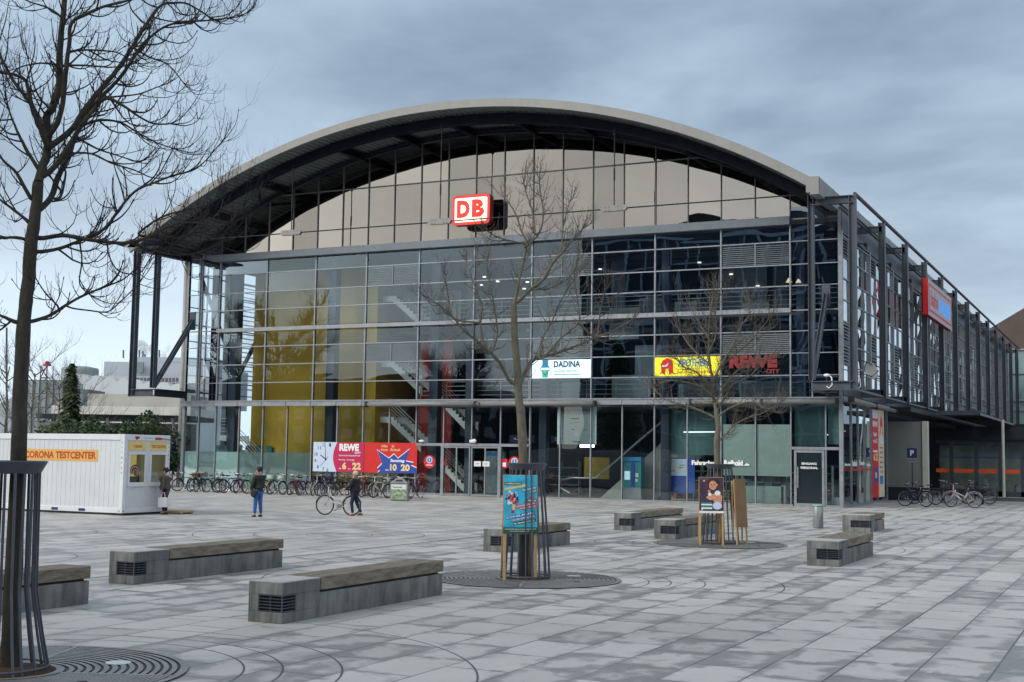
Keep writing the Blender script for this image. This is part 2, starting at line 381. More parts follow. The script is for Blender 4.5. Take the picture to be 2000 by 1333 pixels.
# mullion grid of the front
m = MB()
for i in range(0, 21, 2): m.box(BX(i)-.035, BX(i)+.035, -.08, .10, 5.26, 9.36); m.box(BX(i)-.035, BX(i)+.035, -.08, .10, 9.62, 13.70)
for x in (XL+.04, XL+.9, -36.3, 1.05, XR-.06): m.box(x-.03, x+.03, -.06, .08, 5.26, 14.3)
for z in (6.32, 7.40, 8.48, 10.70, 11.75, 12.89):
    m.box(BX(0)+.04, BX(20)-.04, -.055, .05, z-.028, z+.028)
    m.box(XL+.04, BX(0)-.04, -.035, .05, z-.022, z+.022); m.box(BX(20)+.04, XR-.09, -.035, .05, z-.022, z+.022)
for z in (9.49, 14.0): m.box(XL+.04, BX(0)-.04, -.035, .05, z-.03, z+.03); m.box(BX(20)+.04, XR-.09, -.035, .05, z-.03, z+.03)
m.build('mullion_grid', alu, hall)
m = MB(); m.box(BX(0)-.05, BX(20)+.05, -.22, .02, 9.38, 9.60); m.build('middle_beam', alu, hall)
m = MB(); m.prism([(BX(0)-.9, 13.86), (BX(0)-.3, 13.70), (BX(20)+.05, 13.70), (BX(20)+.05, 14.10), (BX(0)-.9, 14.10)], -.38, .02); m.build('upper_beam', mat('upper_beam_paint', (.13, .165, .205), .45, .1, .12, 2), hall)
m = MB(); m.box(XL-.1, XR, -.30, .04, 4.92, 5.24); m.box(XL-.1, XR, -.34, -.30, 5.18, 5.25)
for i in range(21): m.box(BX(i)-.05, BX(i)+.05, -.33, -.30, 4.94, 5.17)
m.build('canopy_beam', alu, hall)
# corner posts
for x in (XL, XR): m = MB(); m.box(x-.09, x+.09, -.09, .14, 0, 4.92); m.box(x-.07, x+.07, -.08, .12, 4.92, 14.4); m.build('corner_post', alu, hall)
# upper panes
dark_bays = range(7, 10)
for bay in range(10):
    for r, (z0, z1) in enumerate(RZ):
        x0, x1 = BX(bay*2)+.035, BX(bay*2+2)-.035
        tx = random.uniform(-.006, .006)
        p = MB(); p.add([(x0, .0, z0), (x1, tx, z0), (x1, tx*1.3, z1), (x0, -tx*.4, z1)], [(0, 1, 2, 3)])
        p.build('window_pane', g_wavy if bay in dark_bays else g_front, hall)
for (x0, x1) in ((XL+.07, XL+.87), (XL+.93, -36.33), (-36.27, BX(0)-.03), (BX(20)+.03, 1.02), (1.08, XR-.1)):
    for r, (z0, z1) in enumerate(RZ+[(14.02, 14.6)]):
        p = MB(); p.add([(x0, .01, z0), (x1, .01+random.uniform(-.004, .004), z0), (x1, .01, z1), (x0, .01+random.uniform(-.004, .004), z1)], [(0, 1, 2, 3)])
        p.build('corner_pane', g_wavy if x0 > 0 else g_front, hall)
# gable: panes follow the arc
m = MB()
for i in range(-1, 22):
    x = BX(i) if i >= 0 else XL+.1
    x = min(x, XR-.1); zt = arcz(x)-.05
    z0 = 14.10 if 0 <= i <= 20 else 14.6
    if zt-z0 > .1: m.box(x-.022, x+.022, -.05, .07, z0, zt)
xa = CX-sqrt(RG**2-(17.5-ZG+RG)**2); xb = 2*CX-xa
m.box(xa, xb, -.035, .05, 17.47, 17.53); m.build('gable_mullion', alu_d, hall)
def gable_pane(x0, x1, z0, z1):
    n = 6; pts = [(x0, z0), (x1, z0)]
    top = []
    for k in range(n+1):
        x = x1+(x0-x1)*k/n; top.append((x, min(z1, arcz(x)-.02)))
    if max(t[1] for t in top)-z0 < .1: return
    top = [(x, max(z, z0+.002)) for x, z in top]
    p = MB(); dy = random.uniform(-.003, .003)
    ps = pts+top
    p.add([(x, .02+dy*(x-x0), z) for x, z in ps], [tuple(range(len(ps)))]); p.build('gable_pane', g_gable, hall)
for i in range(-1, 21):
    x0 = BX(i)+.02 if i >= 0 else XL+.12; x1 = min(BX(i+1), XR-.1)-.02
    z0 = 14.10 if i >= 0 and i < 20 else 14.6
    gable_pane(x0, x1, z0, 17.47)
    if arcz((x0+x1)/2) > 17.6: gable_pane(x0, x1, 17.53, 30)
# pale lining seen behind the gable glass
lining = mat('gable_lining', (.15, .148, .14), .8, 0, .22, 1.6, (1.5, 1, .12))
pts = [(x, arcz(x)-.4) for x in [XR-1.2-(XR-XL-2.4)*k/40 for k in range(41)]]
p = MB(); p.prism([(XL+1.2, 14.2), (XR-1.2, 14.2)]+[(x, max(z, 14.25)) for x, z in pts], .5, .6); p.build('gable_lining', lining, hall)
m = MB()
for k in range(10): m.box(-6.55+k*.125, -6.55+k*.125+.09, .10, .16, 14.12, 16.2)
m.box(-6.6, -5.3, .16, .2, 14.1, 16.25)
m.build('louvre_panel', mat('louvre_grey', (.30, .30, .29), .6), hall)
# louvred fields between mullions
lv = mat('louvre_blue_grey', (.17, .205, .225), .5, .1, .1, 3)
def louvre(bay, r, half=None):
    x0, x1 = BX(bay*2)+.06, BX(bay*2+2)-.06; z0, z1 = RZ[r]; mid = (x0+x1)/2
    m = MB()
    for a, c in ((x0, mid-.04), (mid+.04, x1)):
        n = 10
        for k in range(n):
            z = z0+.05+(z1-z0-.1)*k/n; h = (z1-z0-.1)/n
            m.add([(a, -.035, z), (c, -.035, z), (c, .03, z+h*.9), (a, .03, z+h*.9)], [(0, 1, 2, 3)])
        m.box(a, c, .03, .045, z0+.02, z1-.02)
    m.box(mid-.035, mid+.035, -.05, .04, z0, z1)
    m.build('louvre_panel', lv, hall)
louvre(3, 6); louvre(6, 6); louvre(9, 6); louvre(9, 2); louvre(3, 2); louvre(6, 2)

# roof: corrugated vault with fascia
RO, TO = 36.6, 20.26
def arc_pts(R, top, x0, x1, n):
    return [(x0+(x1-x0)*k/n, top-R+sqrt(R*R-(x0+(x1-x0)*k/n-CX)**2)) for k in range(n+1)]
lo = arc_pts(RO, TO+.16, -38.3, 1.85, 60); hi = arc_pts(RO+.3, TO+.46, -38.4, 1.85, 60)
p = MB(); p.prism(lo+hi[::-1], -4.14, 86); p.build('roof_deck', zinc, hall)
lo = arc_pts(RO, TO, -38.3, 1.85, 72); hi = arc_pts(RO+.41, TO+.41, -38.45, 1.85, 72)
p = MB(); p.prism(lo+hi[::-1], -4.3, -4.15); p.build('fascia', zinc, hall)
# corrugations under the overhang
cor = MB(); n = 125
th0 = math.asin((-38.2-CX)/RO); th1 = math.asin((1.8-CX)/RO); prof = []
for k in range(n*4+1):
    th = th0+(th1-th0)*k/(n*4); r = RO+.02+(.06 if (k % 4) in (0, 1) else -.05)
    prof.append((CX+r*sin(th), TO-RO+.06+r*cos(th)))
vs = [(x, -4.145, z) for x, z in prof]+[(x, 1.5, z) for x, z in prof]; q = len(prof)
cor.add(vs, [(i, i+1, i+1+q, i+q) for i in range(q-1)]); cor.build('roof_soffit', deck_m, hall)
def arch_beam(y, w, R, top, h, x0, x1, name, mt):
    lo = arc_pts(R, top-h, x0, x1, 48); hi = arc_pts(R, top, x0, x1, 48); b = MB()
    b.prism(lo+hi[::-1], y-.02, y+.02)
    l2 = arc_pts(R, top-h-.03, x0, x1, 48); b.prism(l2+lo[::-1], y-w/2, y+w/2)
    b.build(name, mt, hall)
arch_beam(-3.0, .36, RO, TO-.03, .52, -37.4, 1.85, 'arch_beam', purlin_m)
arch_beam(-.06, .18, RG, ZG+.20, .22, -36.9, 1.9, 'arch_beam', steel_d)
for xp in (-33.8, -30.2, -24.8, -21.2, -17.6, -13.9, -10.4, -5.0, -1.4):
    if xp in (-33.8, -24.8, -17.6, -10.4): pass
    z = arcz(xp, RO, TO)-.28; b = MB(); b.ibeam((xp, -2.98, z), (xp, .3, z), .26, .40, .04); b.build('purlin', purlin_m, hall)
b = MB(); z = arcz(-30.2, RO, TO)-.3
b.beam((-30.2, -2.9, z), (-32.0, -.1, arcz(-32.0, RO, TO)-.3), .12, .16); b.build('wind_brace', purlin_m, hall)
b = MB(); b.beam((-5.0, -2.9, arcz(-5, RO, TO)-.3), (-3.2, -.1, arcz(-3.2, RO, TO)-.3), .12, .16)
b.build('wind_brace', purlin_m, hall)
# tie rod, hangers, connector plates
b = MB(); b.tube([(-37.1, -3, 14.56), (1.6, -3, 14.56)], .035, 6); b.build('tie_rod', steel_d, hall)
for xh in (-27.64, -18.03, -8.10):
    zt = arcz(xh, RO, TO)-.5; b = MB(); b.tube([(xh, -3, 14.6), (xh, -3, zt)], .028, 6)
    b.tube([(xh, -3, 16.0), (xh, -3, 16.6)], .045, 6); b.lathe([(.02, 0), (.09, .1), (.09, .3)], (xh, -3, zt-.25), 8)
    b.build('hanger_rod', black, hall)
    b = MB()
    for dy in (-.09, .06):
        b.prism([(xh-.72, 14.56), (xh-.6, 14.43), (xh+.6, 14.43), (xh+.72, 14.56), (xh+.6, 14.72), (xh-.6, 14.72)], -3+dy, -3+dy+.03)
    for dx in (-.45, -.25, .25, .45):
        for dz in (-.07, .09): b.tube([(xh+dx, -3.12, 14.57+dz), (xh+dx, -2.88, 14.57+dz)], .028, 6)
    b.build('connector_plate', zinc, hall)
# gutters
b = MB(); b.prism([(1.80, 14.36), (1.98, 14.36), (1.98, 14.26), (2.38, 14.26), (2.38, 15.06), (1.80, 15.10)], -4.35, 86)
for k in range(30): b.box(1.79, 2.395, -4.2+k*3.0, -4.17+k*3.0, 14.5, 15.11)
b.build('gutter', zinc, hall)
b = MB(); b.prism([(-38.75, 14.55), (-38.7, 14.2), (-37.8, 14.12), (-37.8, 14.5), (-38.5, 14.72)], -4.3, 86); b.build('gutter', zinc, hall)
b = MB(); b.prism([(-37.8, 14.1), (-36.4, 14.1), (-36.4, 14.22), (-37.8, 14.22)], -4.0, 0); b.build('eaves_soffit', steel_d, hall)

# outrigger frames: front pair and the row of posts along the right flank
def ipost(b, x, y, z0, z1, w=.32): 
    b.box(x-w/2, x-w/2+.03, y-.16, y+.16, z0, z1); b.box(x+w/2-.03, x+w/2, y-.16, y+.16, z0, z1); b.box(x-w/2+.03, x+w/2-.03, y-.015, y+.015, z0, z1)
for xo, xi, sg in ((3.62, 1.72, 1), (-38.85, -37.25, -1)):
    b = MB(); ipost(b, xo, -3, 5.4, 14.35); b.build('frame_post', steel, hall)
    b = MB(); ipost(b, xi, -3, 5.9, 14.5, .26); b.build('frame_post', steel, hall)
    b = MB(); b.ibeam((xi, -3, 14.18), (xo, -3, 14.18), .30, .36, .04); b.build('frame_rail', steel, hall)
    b = MB(); b.ibeam((xi, -3, 5.62), (xo, -3, 5.62), .30, .42, .04); b.build('frame_rail', steel, hall)
    b = MB(); b.ibeam((xi, -2.85, 5.62), (xi, .0, 5.62), .26, .42, .04); b.build('frame_rail', steel_d if sg < 0 else steel, hall)
    b = MB(); b.ibeam((xi, -2.85, 14.0), (xi, .0, 14.0), .26, .34, .04); b.build('frame_rail', steel_d if sg < 0 else steel, hall)
    b = MB(); xb_ = 1.75 if sg > 0 else -36.9
    b.ibeam((xb_, -.06, 10.2), (xi+.02*sg, -2.95, 5.95), .26, .22, .05, (1, 0, 0)); b.box(xb_-.2, xb_+.2, -.12, -.04, 9.6, 10.7); b.build('brace', steel, hall)
    b = MB(); b.add([(xi-.1, -2.9, 5.86), (xi+.1, -2.9, 5.86), (xi+(.9 if sg > 0 else -.1), -.1, 5.86), (xi-(.1 if sg > 0 else .9)*1, -.1, 5.86)], [(0, 1, 2, 3)]); b.build('frame_plate', steel, hall)
row = [-3+7.1*k for k in range(13)]; row[0] = -3
for k in range(1, 13):
    y = -2.7+7.1*k
    b = MB(); ipost(b, 3.62, y, 5.4, 14.35); b.build('frame_post', steel, hall)
    b = MB(); b.ibeam((2.5, y, 14.0), (3.62, y, 14.0), .16, .34, .03); b.build('cross_rail', steel, hall)
    b = MB(); b.ibeam((2.45, y, 5.62), (3.62, y, 5.62), .2, .4, .03); b.build('cross_rail', steel, hall)
    for_left = MB(); ipost(for_left, -38.85, y, 5.4, 14.35)
    if k < 3: for_left.build('frame_post', steel_d, hall)
rail = mat('rusty_brown_rail', (.075, .045, .05), .6, 0, .2, 2)
b = MB(); b.tube([(3.72, -3, 14.42), (3.72, 85, 14.42)], .09, 8); b.build('top_rail', rail, hall)
b = MB(); b.ibeam((3.0, -2.8, 13.95), (3.0, 85, 13.95), .14, .2, .03); b.box(3.56, 3.68, -2.8, 85, 5.42, 5.5); b.build('long_rail', steel, hall)
for z in (6.35, 6.95): b = MB(); b.tube([(3.45, -2.8, z), (3.45, 85, z)], .028, 5); b.build('guard_rail', steel_d, hall)

# right flank glazing, storey over storey
m = MB(); ny = 48; dy = 1.775
for k in range(ny+1): m.box(XR-.02, XR+.09, k*dy-.03, k*dy+.03, 5.8, 13.1)
for k in range(0, ny+1, 4): m.box(XR-.05, XR+.13, k*dy-.1, k*dy+.1, 5.6, 13.3)
rows = [5.8, 6.85, 7.9, 8.95, 10.0, 11.05, 12.1, 13.1]
for z in rows: m.box(XR-.02, XR+.07, 0, ny*dy, z-.03, z+.03)
m.build('side_mullion_grid', alu, hall)
rest = MB(); cnt = 0; rnd = random.Random(3)
for k in range(ny):
    for r in range(7):
        y0, y1, z0, z1 = k*dy+.03, (k+1)*dy-.03, rows[r]+.03, rows[r+1]-.03
        if k % 4 == 0 and r in (1, 2, 6) and k < 30:
            lb = MB()
            for q in range(6):
                zz = z0+(z1-z0)*q/6; lb.add([(XR+.12, y0, zz), (XR+.12, y1, zz), (XR+.02, y1, zz+.15), (XR+.02, y0, zz+.15)], [(0, 1, 2, 3)])
            lb.build('side_louvre', lv, hall); continue
        a, c = rnd.uniform(-.012, .012), rnd.uniform(-.012, .012)
        vs = [(XR+.02+a, y0, z0), (XR+.02-a, y1, z0), (XR+.02+c, y1, z1), (XR+.02-c, y0, z1)]
        if cnt < 96: MB().add(vs, [(0, 1, 2, 3)]).build('side_window_pane', g_side, hall); cnt += 1
        else: rest.add(vs, [(0, 1, 2, 3)])
tag(rest.build('side_window_pane', g_side, hall), kind='stuff')
b = MB(); b.box(XR-.15, XR+.12, 0, ny*dy, 5.35, 5.72); b.box(XR-.1, XR+.1, 0, ny*dy, 13.2, 14.4); b.build('side_sill_band', steel, hall)
b = MB()
for y in (4.7, 11.9, 18.9, 26, 33): b.blob((2.75, y, 13.3), (.10, .25, .12)); b.tube([(2.5, y-.8, 13.25), (2.8, y, 13.35), (2.6, y+.9, 13.2)], .035, 5)
b.build('flood_lamp', black, hall)
# left flank
m = MB()
for k in range(0, 8): m.box(XL-.05, XL+.05, k*1.775-.03, k*1.775+.03, 5.3, 14)
for z in rows: m.box(XL-.05, XL+.05, 0, 12.4, z-.03, z+.03)
for k in range(24): m.add([(XL+.25, 4.6, 6.2+k*.3), (XL+.25, 9, 6.2+k*.3), (XL+.02, 9, 6.3+k*.3), (XL+.02, 4.6, 6.3+k*.3)], [(0, 1, 2, 3)])
m.build('left_mullion_grid', alu, hall)
m = MB()
for y in (3.6, 9.6): m.box(XL+.1, XL+.45, y-.2, y+.2, 0, 14)
m.beam((XL+.3, 4, 6), (XL+.3, 9, 13), .2, .2); m.beam((XL+.3, -.0+.6, 13.2), (XL+.3, 3.6, 8.6), .16, .2)
m.build('inner_frame', steel, hall)
b = MB(); b.box(XL, XL+.06, 12.4, 86, 5.2, 14.2); b.build('left_wall', steel_d, hall)

# interior
b = MB(); b.box(-33.6, XR-.3, 4.0, 80, 9.35, 9.55); b.box(-22, XR-.3, 1.2, 4.0, 9.40, 9.55); b.build('upper_floor', floor_in, hall)
b = MB(); b.box(-20, XR-.2, 1.0, 80, 4.85, 5.15); b.box(-37.2, -20, 6.5, 80, 4.85, 5.15); b.build('lower_floor', floor_in, hall)
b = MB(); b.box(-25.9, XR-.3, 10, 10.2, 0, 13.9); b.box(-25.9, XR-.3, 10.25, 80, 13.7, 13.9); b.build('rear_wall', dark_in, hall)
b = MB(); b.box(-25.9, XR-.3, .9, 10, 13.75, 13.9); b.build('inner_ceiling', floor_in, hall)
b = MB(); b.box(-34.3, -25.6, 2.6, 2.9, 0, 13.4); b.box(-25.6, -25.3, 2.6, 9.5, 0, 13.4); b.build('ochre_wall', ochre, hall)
b = MB(); b.box(-24.0, -21.6, 5.2, 5.4, 0, 9.3); b.box(-24.2, -24.0, 5.4, 8.2, 0, 9.3); b.build('red_wall', redwall, hall)
colm = mat('column_blue_steel', (.04, .06, .095), .5, .1, .15, 2)
for x in (-34.4, -27.3, -20.35, -18.1, -13.6, -6.7, .3):
    w = .27 if x < -20 else .2
    b = MB(); b.box(x-w, x+w, .75, 1.25, 0, 13.7); b.build('column', colm, hall)
# stairs
def flight(x0, z0, x1, z1, y, land):
    n = 9; b = MB(); poly = [(x0-land, z0), (x0, z0)]
    for k in range(n):
        xa_, za = x0+(x1-x0)*(k+1)/n, z0+(z1-z0)*(k+1)/n
        poly += [(x0+(x1-x0)*k/n, za) if False else (xa_, z0+(z1-z0)*k/n), (xa_, za)]
    poly += [(x1, z1-.35), (x0, z0-.36), (x0-land, z0-.30)]
    b.prism(poly, y, y+.06); b.prism(poly, y+1.6, y+1.66)
    b.build('stair_flight', white_m, hall)
    b = MB()
    for k in range(5):
        o = .25+.2*k; b.tube([(x0-land, y+.02, z0+o), (x0, y+.02, z0+o), (x1, y+.02, z1+o)], .022, 5)
    b.build('stair_railing', chrome, hall)
for zt in (11.5, 7.6, 4.3): flight(-24.6, zt+.1, -22.5, zt-1.6, 3.2, 1.5)
for zt in (5.6, 2.0): flight(-22.0, zt+.2, -20.0, zt-1.6, 4.0, .3)
flight(-35.2, 3.2, -31.8, .6, 1.5, .6)
# glowing ceiling lamps
for (u, v) in ((946, 542), (972, 551), (970, 548), (1030, 552), (1024, 565), (940, 558), (1172, 527), (1307, 517), (1366, 514), (1428, 537), (1480, 560)):
    P = at(u, v, 1.0)-CP; t = (4.5-CP.y)/P.y; Q = CP+P*t
    b = MB(); b.lathe([(.02, 0), (.10, 0), (.10, .05), (.02, .06)], (Q.x, Q.y, Q.z), 12); b.build('ceiling_lamp', lampm, hall)
for (u, v) in ((1541, 552), (1560, 553)):
    P = at(u, v, 1.0)-CP; t = (.8-CP.y)/P.y; Q = CP+P*t
    b = MB(); b.lathe([(.03, .22), (.05, .2), (.16, 0)], tuple(Q), 12); b.build('ceiling_lamp', mat('pendant_glow', (.9, .75, .5), .5, emis=.7), hall)
# blinds and pale things behind the right bays
bl = mat('roller_blind', (.34, .40, .43), .8, 0, .1, 1.5)
b = MB()
for (x0, x1, z0, z1, y) in ((-10.3, -8.6, 8.5, 10.2, 2), (-6.6, -5.4, 9.6, 10.4, 2), (-3.0, -1.6, 9.6, 10.2, 2), (-10.2, -8.0, 5.4, 6.6, 2.2), (-6.5, -4, 5.3, 6.1, 2.2), (-3.2, -.6, 5.3, 6.2, 2.2), (-9, -7.4, 6.6, 8.2, 2.5), (-24.9, -21, 10.2, 12, 5)):
    b.box(x0, x1, y, y+.05, z0, z1)
b.build('office_blind', bl, hall)

# partitions, doors, desks and duct runs on the upper floors
rnd = random.Random(21)
tones = [mat('partition_%s' % n_, c_, .8, 0, .2, 1) for n_, c_ in (('blue', (.05, .08, .11)), ('grey', (.12, .15, .17)), ('pale', (.24, .28, .30)), ('teal', (.04, .10, .11)))]
for fl, (z0, zt) in enumerate(((5.2, 9.3), (9.6, 13.6))):
    x = -19.0
    while x < 1.4:
        w_ = rnd.uniform(.7, 2.6); y = rnd.choice((3.0, 4.5, 6, 8)); h_ = rnd.choice((1.1, 1.4, 2.2, 2.9, zt-z0-.3)); b = MB()
        b.box(x, min(1.9, x+w_), y, y+.12, z0, z0+h_)
        for k in range(int(w_/.6)): b.box(x+.08+k*.6, x+.12+k*.6, y-.03, y, z0+.1, z0+h_-.1)
        b.build('partition', rnd.choice(tones), hall); x += w_+rnd.uniform(.1, 1.4)
    b = MB()
    for y in (2.2, 4.4, 6.6): b.box(-19, 2, y, y+.22, zt-.45, zt-.2)
    for x in range(-18, 2, 3): b.box(x, x+.18, 1.5, 9, zt-.28, zt-.1)
    b.build('ceiling_beam', tones[1], hall)
    b = MB()
    for z in (.35, .6, .85, 1.1): b.box(-21.5, 2, 1.28, 1.31, z0+z-.015, z0+z+.015)
    for k in range(14): b.box(-21.5+k*1.7, -21.46+k*1.7, 1.26, 1.33, z0, z0+1.1)
    b.build('gallery_railing', galv, hall)
# ------------------------------------------------------------ ground floor
b = MB()
for i in range(21):
    if i in (9, 10): b.box(BX(i)-.03, BX(i)+.03, -.06, .08, 2.86, 4.92)
    else: b.box(BX(i)-.03, BX(i)+.03, -.06, .08, 0, 4.92)
for x in (-36.2, 1.68): b.box(x-.03, x+.03, -.06, .08, 0, 4.92)
b.box(XL+.1, BX(9), -.08, .08, 0, .10); b.box(BX(11), .1, -.08, .08, 0, .10); b.box(1.72, XR-.1, -.08, .08, 0, .10)
b.box(BX(8)+.04, BX(12)-.04, -.10, .09, 2.70, 2.85); b.box(BX(20)+.04, XR-.1, -.08, .06, 2.72, 2.86)
b.build('shopfront_frame', alu, hall)
xs = [XL+.1, -36.2]+[BX(i) for i in range(21)]+[1.68, XR-.1]
for x0, x1 in zip(xs[:-1], xs[1:]):
    segs = [(.11, 4.9)]
    if BX(8)-.1 < x0 < BX(12)-.1: segs = [(2.86, 4.9)]+([(.11, 2.69)] if not (BX(9)-.1 < x0 < BX(11)-.1) else [])
    if x0 > BX(20)-.1: segs = [(2.87, 4.9)]+([(.11, 2.71)] if x0 > 1.5 else [])
    for z0, z1 in segs:
        t = random.uniform(-.004, .004)
        MB().add([(x0+.03, .01, z0), (x1-.03, .01+t, z0), (x1-.03, .01-t, z1), (x0+.03, .01, z1)], [(0, 1, 2, 3)]).build('shopfront_pane', g_shop, hall)
b = MB()
for x0, x1 in zip(xs[:9], xs[1:9]):
    if x1 < BX(5)+.1 or True:
        if x0 < BX(4)-.1: b.add([(x0+.035, .03, .12), (x1-.035, .03, .12), (x1-.035, .03, 2.2), (x0+.035, .03, 2.2)], [(0, 1, 2, 3)])
b.build('frosted_film', g_frost, hall)
# automatic doors
for k, (x0, x1) in enumerate(((BX(9)+.02, BX(10)-.03), (BX(10)+.03, BX(11)-.02))):
    d = MB()
    for x in (x0, x1-.07): d.box(x, x+.07, -.12, -.04, .02, 2.68)
    d.box(x0+.07, x1-.07, -.12, -.04, 2.60, 2.68); d.box(x0+.07, x1-.07, -.12, -.04, .02, .12)
    xm = (x0+x1)/2; d.box(xm-.035, xm+.035, -.115, -.045, .12, 2.6)
    o = d.build('door', alu, hall)
    for a, c in ((x0+.07, xm-.035), (xm+.035, x1-.07)): MB().add([(a, -.08, .12), (c, -.08, .12), (c, -.08, 2.6), (a, -.08, 2.6)], [(0, 1, 2, 3)]).build('pane', g_shop, o)
for x in (BX(9), BX(11)):
    b = MB(); b.box(x-.09, x+.09, -.14, .08, 0, 2.7); b.build('door_post', alu, hall)
b = MB(); b.blob((-17.2, -.22, 2.98), (.14, .1, .12)); b.box(-17.5, -17.3, -.2, -.1, 2.9, 3.05); b.blob((-20.5, -.18, 2.95), (.18, .1, .08)); b.build('door_sensor', white_m, hall)
# staff door
d = MB()
for x in (.16, 1.50): d.box(x, x+.12, -.09, .06, 0, 2.70)
d.box(.28, 1.50, -.09, .06, 2.58, 2.70); d.box(.28, 1.50, -.09, .06, .0, .16)
so_ = d.build('staff_door', alu, hall)
MB().box(.28, 1.5, -.03, -.01, .16, 2.58).build('pane', mat('dark_door_glass', (.012, .022, .03), .12, 0, .1, 1), so_)
b = MB(); b.tube([(.36, -.16, .9), (.36, -.16, 1.9)], .02, 6); b.tube([(.36, -.16, 1.0), (.36, -.03, 1.0)], .015, 5); b.tube([(.36, -.16, 1.8), (.36, -.03, 1.8)], .015, 5); b.build('handle', chrome, so_)
pl = Plate((0, -.095, 0), (1, 0, 0), (0, -1, 0), so_)
pl.o = Vector((0, -.034, 0)); pl.text('EINGANG', .52, 2.0, 1.24, 2.11, P_white, 1, .03); pl.text('PERSONAL', .47, 1.8, 1.3, 1.91, P_white, 1, .03)
# flank of the ground floor
sy = [.1, 2.24, 3.95, 5.68, 7.42, 9.18, 10.9, 12.05]
b = MB()
for y in sy[1:]: b.box(XR-.06, XR+.06, y-.03, y+.03, 0, 5.1)
b.box(XR-.06, XR+.06, .16, 12.1, 0, .12); b.box(XR-.1, XR+.1, .16, 12.1, 5.05, 5.32); b.build('flank_frame', alu, hall)
for y0, y1 in zip(sy[:-1], sy[1:]):
    t = random.uniform(-.006, .006)
    MB().add([(XR, y0+.03, .12), (XR+t, y1-.03, .12), (XR-t, y1-.03, 5.05), (XR, y0+.03, 5.05)], [(0, 1, 2, 3)]).build('flank_pane', g_shop, hall)
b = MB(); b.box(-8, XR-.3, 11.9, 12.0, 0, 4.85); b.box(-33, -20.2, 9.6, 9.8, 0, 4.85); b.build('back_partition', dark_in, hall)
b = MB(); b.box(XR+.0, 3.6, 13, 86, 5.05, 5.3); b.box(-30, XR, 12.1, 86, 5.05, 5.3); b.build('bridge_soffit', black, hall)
# green blinds and things in the right shop
gb = mat('green_blind', (.70, .88, .84), .8, 0, .08, 1.2, emis=0)
b = MB(); b.box(-3.42, -1.80, .09, .11, 1.42, 3.93); b.box(-1.70, -.04, .09, .11, 1.42, 3.93); b.build('shop_blind', gb, hall)
b = MB(); b.box(.1, 1.62, .35, .38, 2.9, 4.85); b.box(1.72, XR-.15, .35, .38, 3.0, 4.85); b.box(-6.8, -3.6, 1.2, 1.25, 2.4, 4.6); b.build('shop_lining', mat('teal_lining', (.07, .15, .155), .8, 0, .15, 1), hall)
b = MB(); b.box(-2.80, -.50, .5, .55, .10, .92); b.box(-.62, -.40, .5, .9, .10, .98); b.build('shop_counter', mat('pale_green_panel', (.42, .62, .58), .5), hall)
b = MB(); b.tube([(-5.7, .8, 3.55), (-3.9, .8, 3.57)], .03, 6); b.tube([(.35, .9, 3.5), (1.9, .9, 3.45)], .02, 5); b.build('strip_lamp', mat('strip_glow', (.8, .92, .95), .5, emis=1.0), hall)
# escalator: glass balustrade and pale concrete side
b = MB(); b.prism([(-11.3, 0), (-8.1, 0), (-4.6, 3.2), (-4.6, 4.6), (-6.0, 4.6)], 3.4, 3.6); b.build('escalator_side', conc_l, hall)
b = MB(); b.tube([(-13.0, 3.1, .25), (-13.6, 3.1, .55), (-13.5, 3.1, .95), (-12.9, 3.1, 1.08), (-11.4, 3.1, 1.1), (-6.4, 3.1, 5.2)], .045, 6)
b.tube([(-12.5, 2.0, .25), (-13.1, 2.0, .55), (-13.0, 2.0, .95), (-12.4, 2.0, 1.08), (-11.0, 2.0, 1.1), (-6, 2.0, 5.2)], .045, 6); b.build('escalator_handrail', chrome, hall)
b = MB(); b.box(-12.9, -11.4, 4.9, 5.0, 1.0, 2.2); b.build('notice_board', mat('yellow_board', (.58, .40, .02), .6, var=.2), hall)
b = MB(); b.box(-13.0, -12.2, 4.5, 4.7, 2.75, 2.9); b.build('ceiling_lamp', mat('tube_glow', (.9, .95, 1), .5, emis=2.5), hall)
b = MB(); b.box(-18.1, -17.0, 3.0, 3.3, .1, 2.45); o = b.build('info_column', mat('pale_column', (.30, .38, .43), .6), hall)
pl = Plate((-18.1, 2.99, 0), (1, 0, 0), (0, -1, 0), o); pl.rect(.05, 2.2, 1.05, 2.4, P_sky, 1)
# hanging direction signs inside
for (x, t) in ((-15.4, '<- Gleis'), (-12.9, 'Gleis ->')):
    b = MB(); b.box(x-.75, x+.75, 2.0, 2.08, 2.95, 3.35); b.tube([(x-.1, 2.04, 3.35), (x-.1, 2.04, 4.9)], .02, 5)
    o = b.build('direction_sign', P_navy, hall); pl = Plate((x-.75, 1.99, 2.95), (1, 0, 0), (0, -1, 0), o); pl.text(t, .25, .1, 1.2, .3, P_white, 1, .01)
# ticket machine
t = empty('ticket_machine', (-9.0, 2.2, 0), 0, 'blue and green ticket machine behind the glass right of the escalator', 'ticket machine')
b = MB(); b.box(-.5, .5, 0, .5, .05, 2.0); b.build('cabinet', mat('machine_teal', (.02, .24, .27), .5), t, bev=.02)
b = MB(); b.box(-.06, .14, -.03, .0, .7, 2.0); b.build('stripe', P_blue, t)
b = MB(); b.box(-.5, .5, -.02, .0, .05, .66); b.build('lower_panel', P_grey, t)
b = MB(); b.box(-.52, .5, -.05, .52, 2.02, 2.25); b.build('header', P_sky, t)
b = MB(); b.box(-.42, -.12, -.035, -.01, 1.05, 1.5); b.build('screen', mat('screen_glow', (.45, .62, .7), .4, emis=.5), t)
b = MB(); b.box(.2, .36, -.04, 0, 1.2, 1.4); b.box(.2, .32, -.04, 0, .95, 1.1); b.build('coin_slot', paper, t)
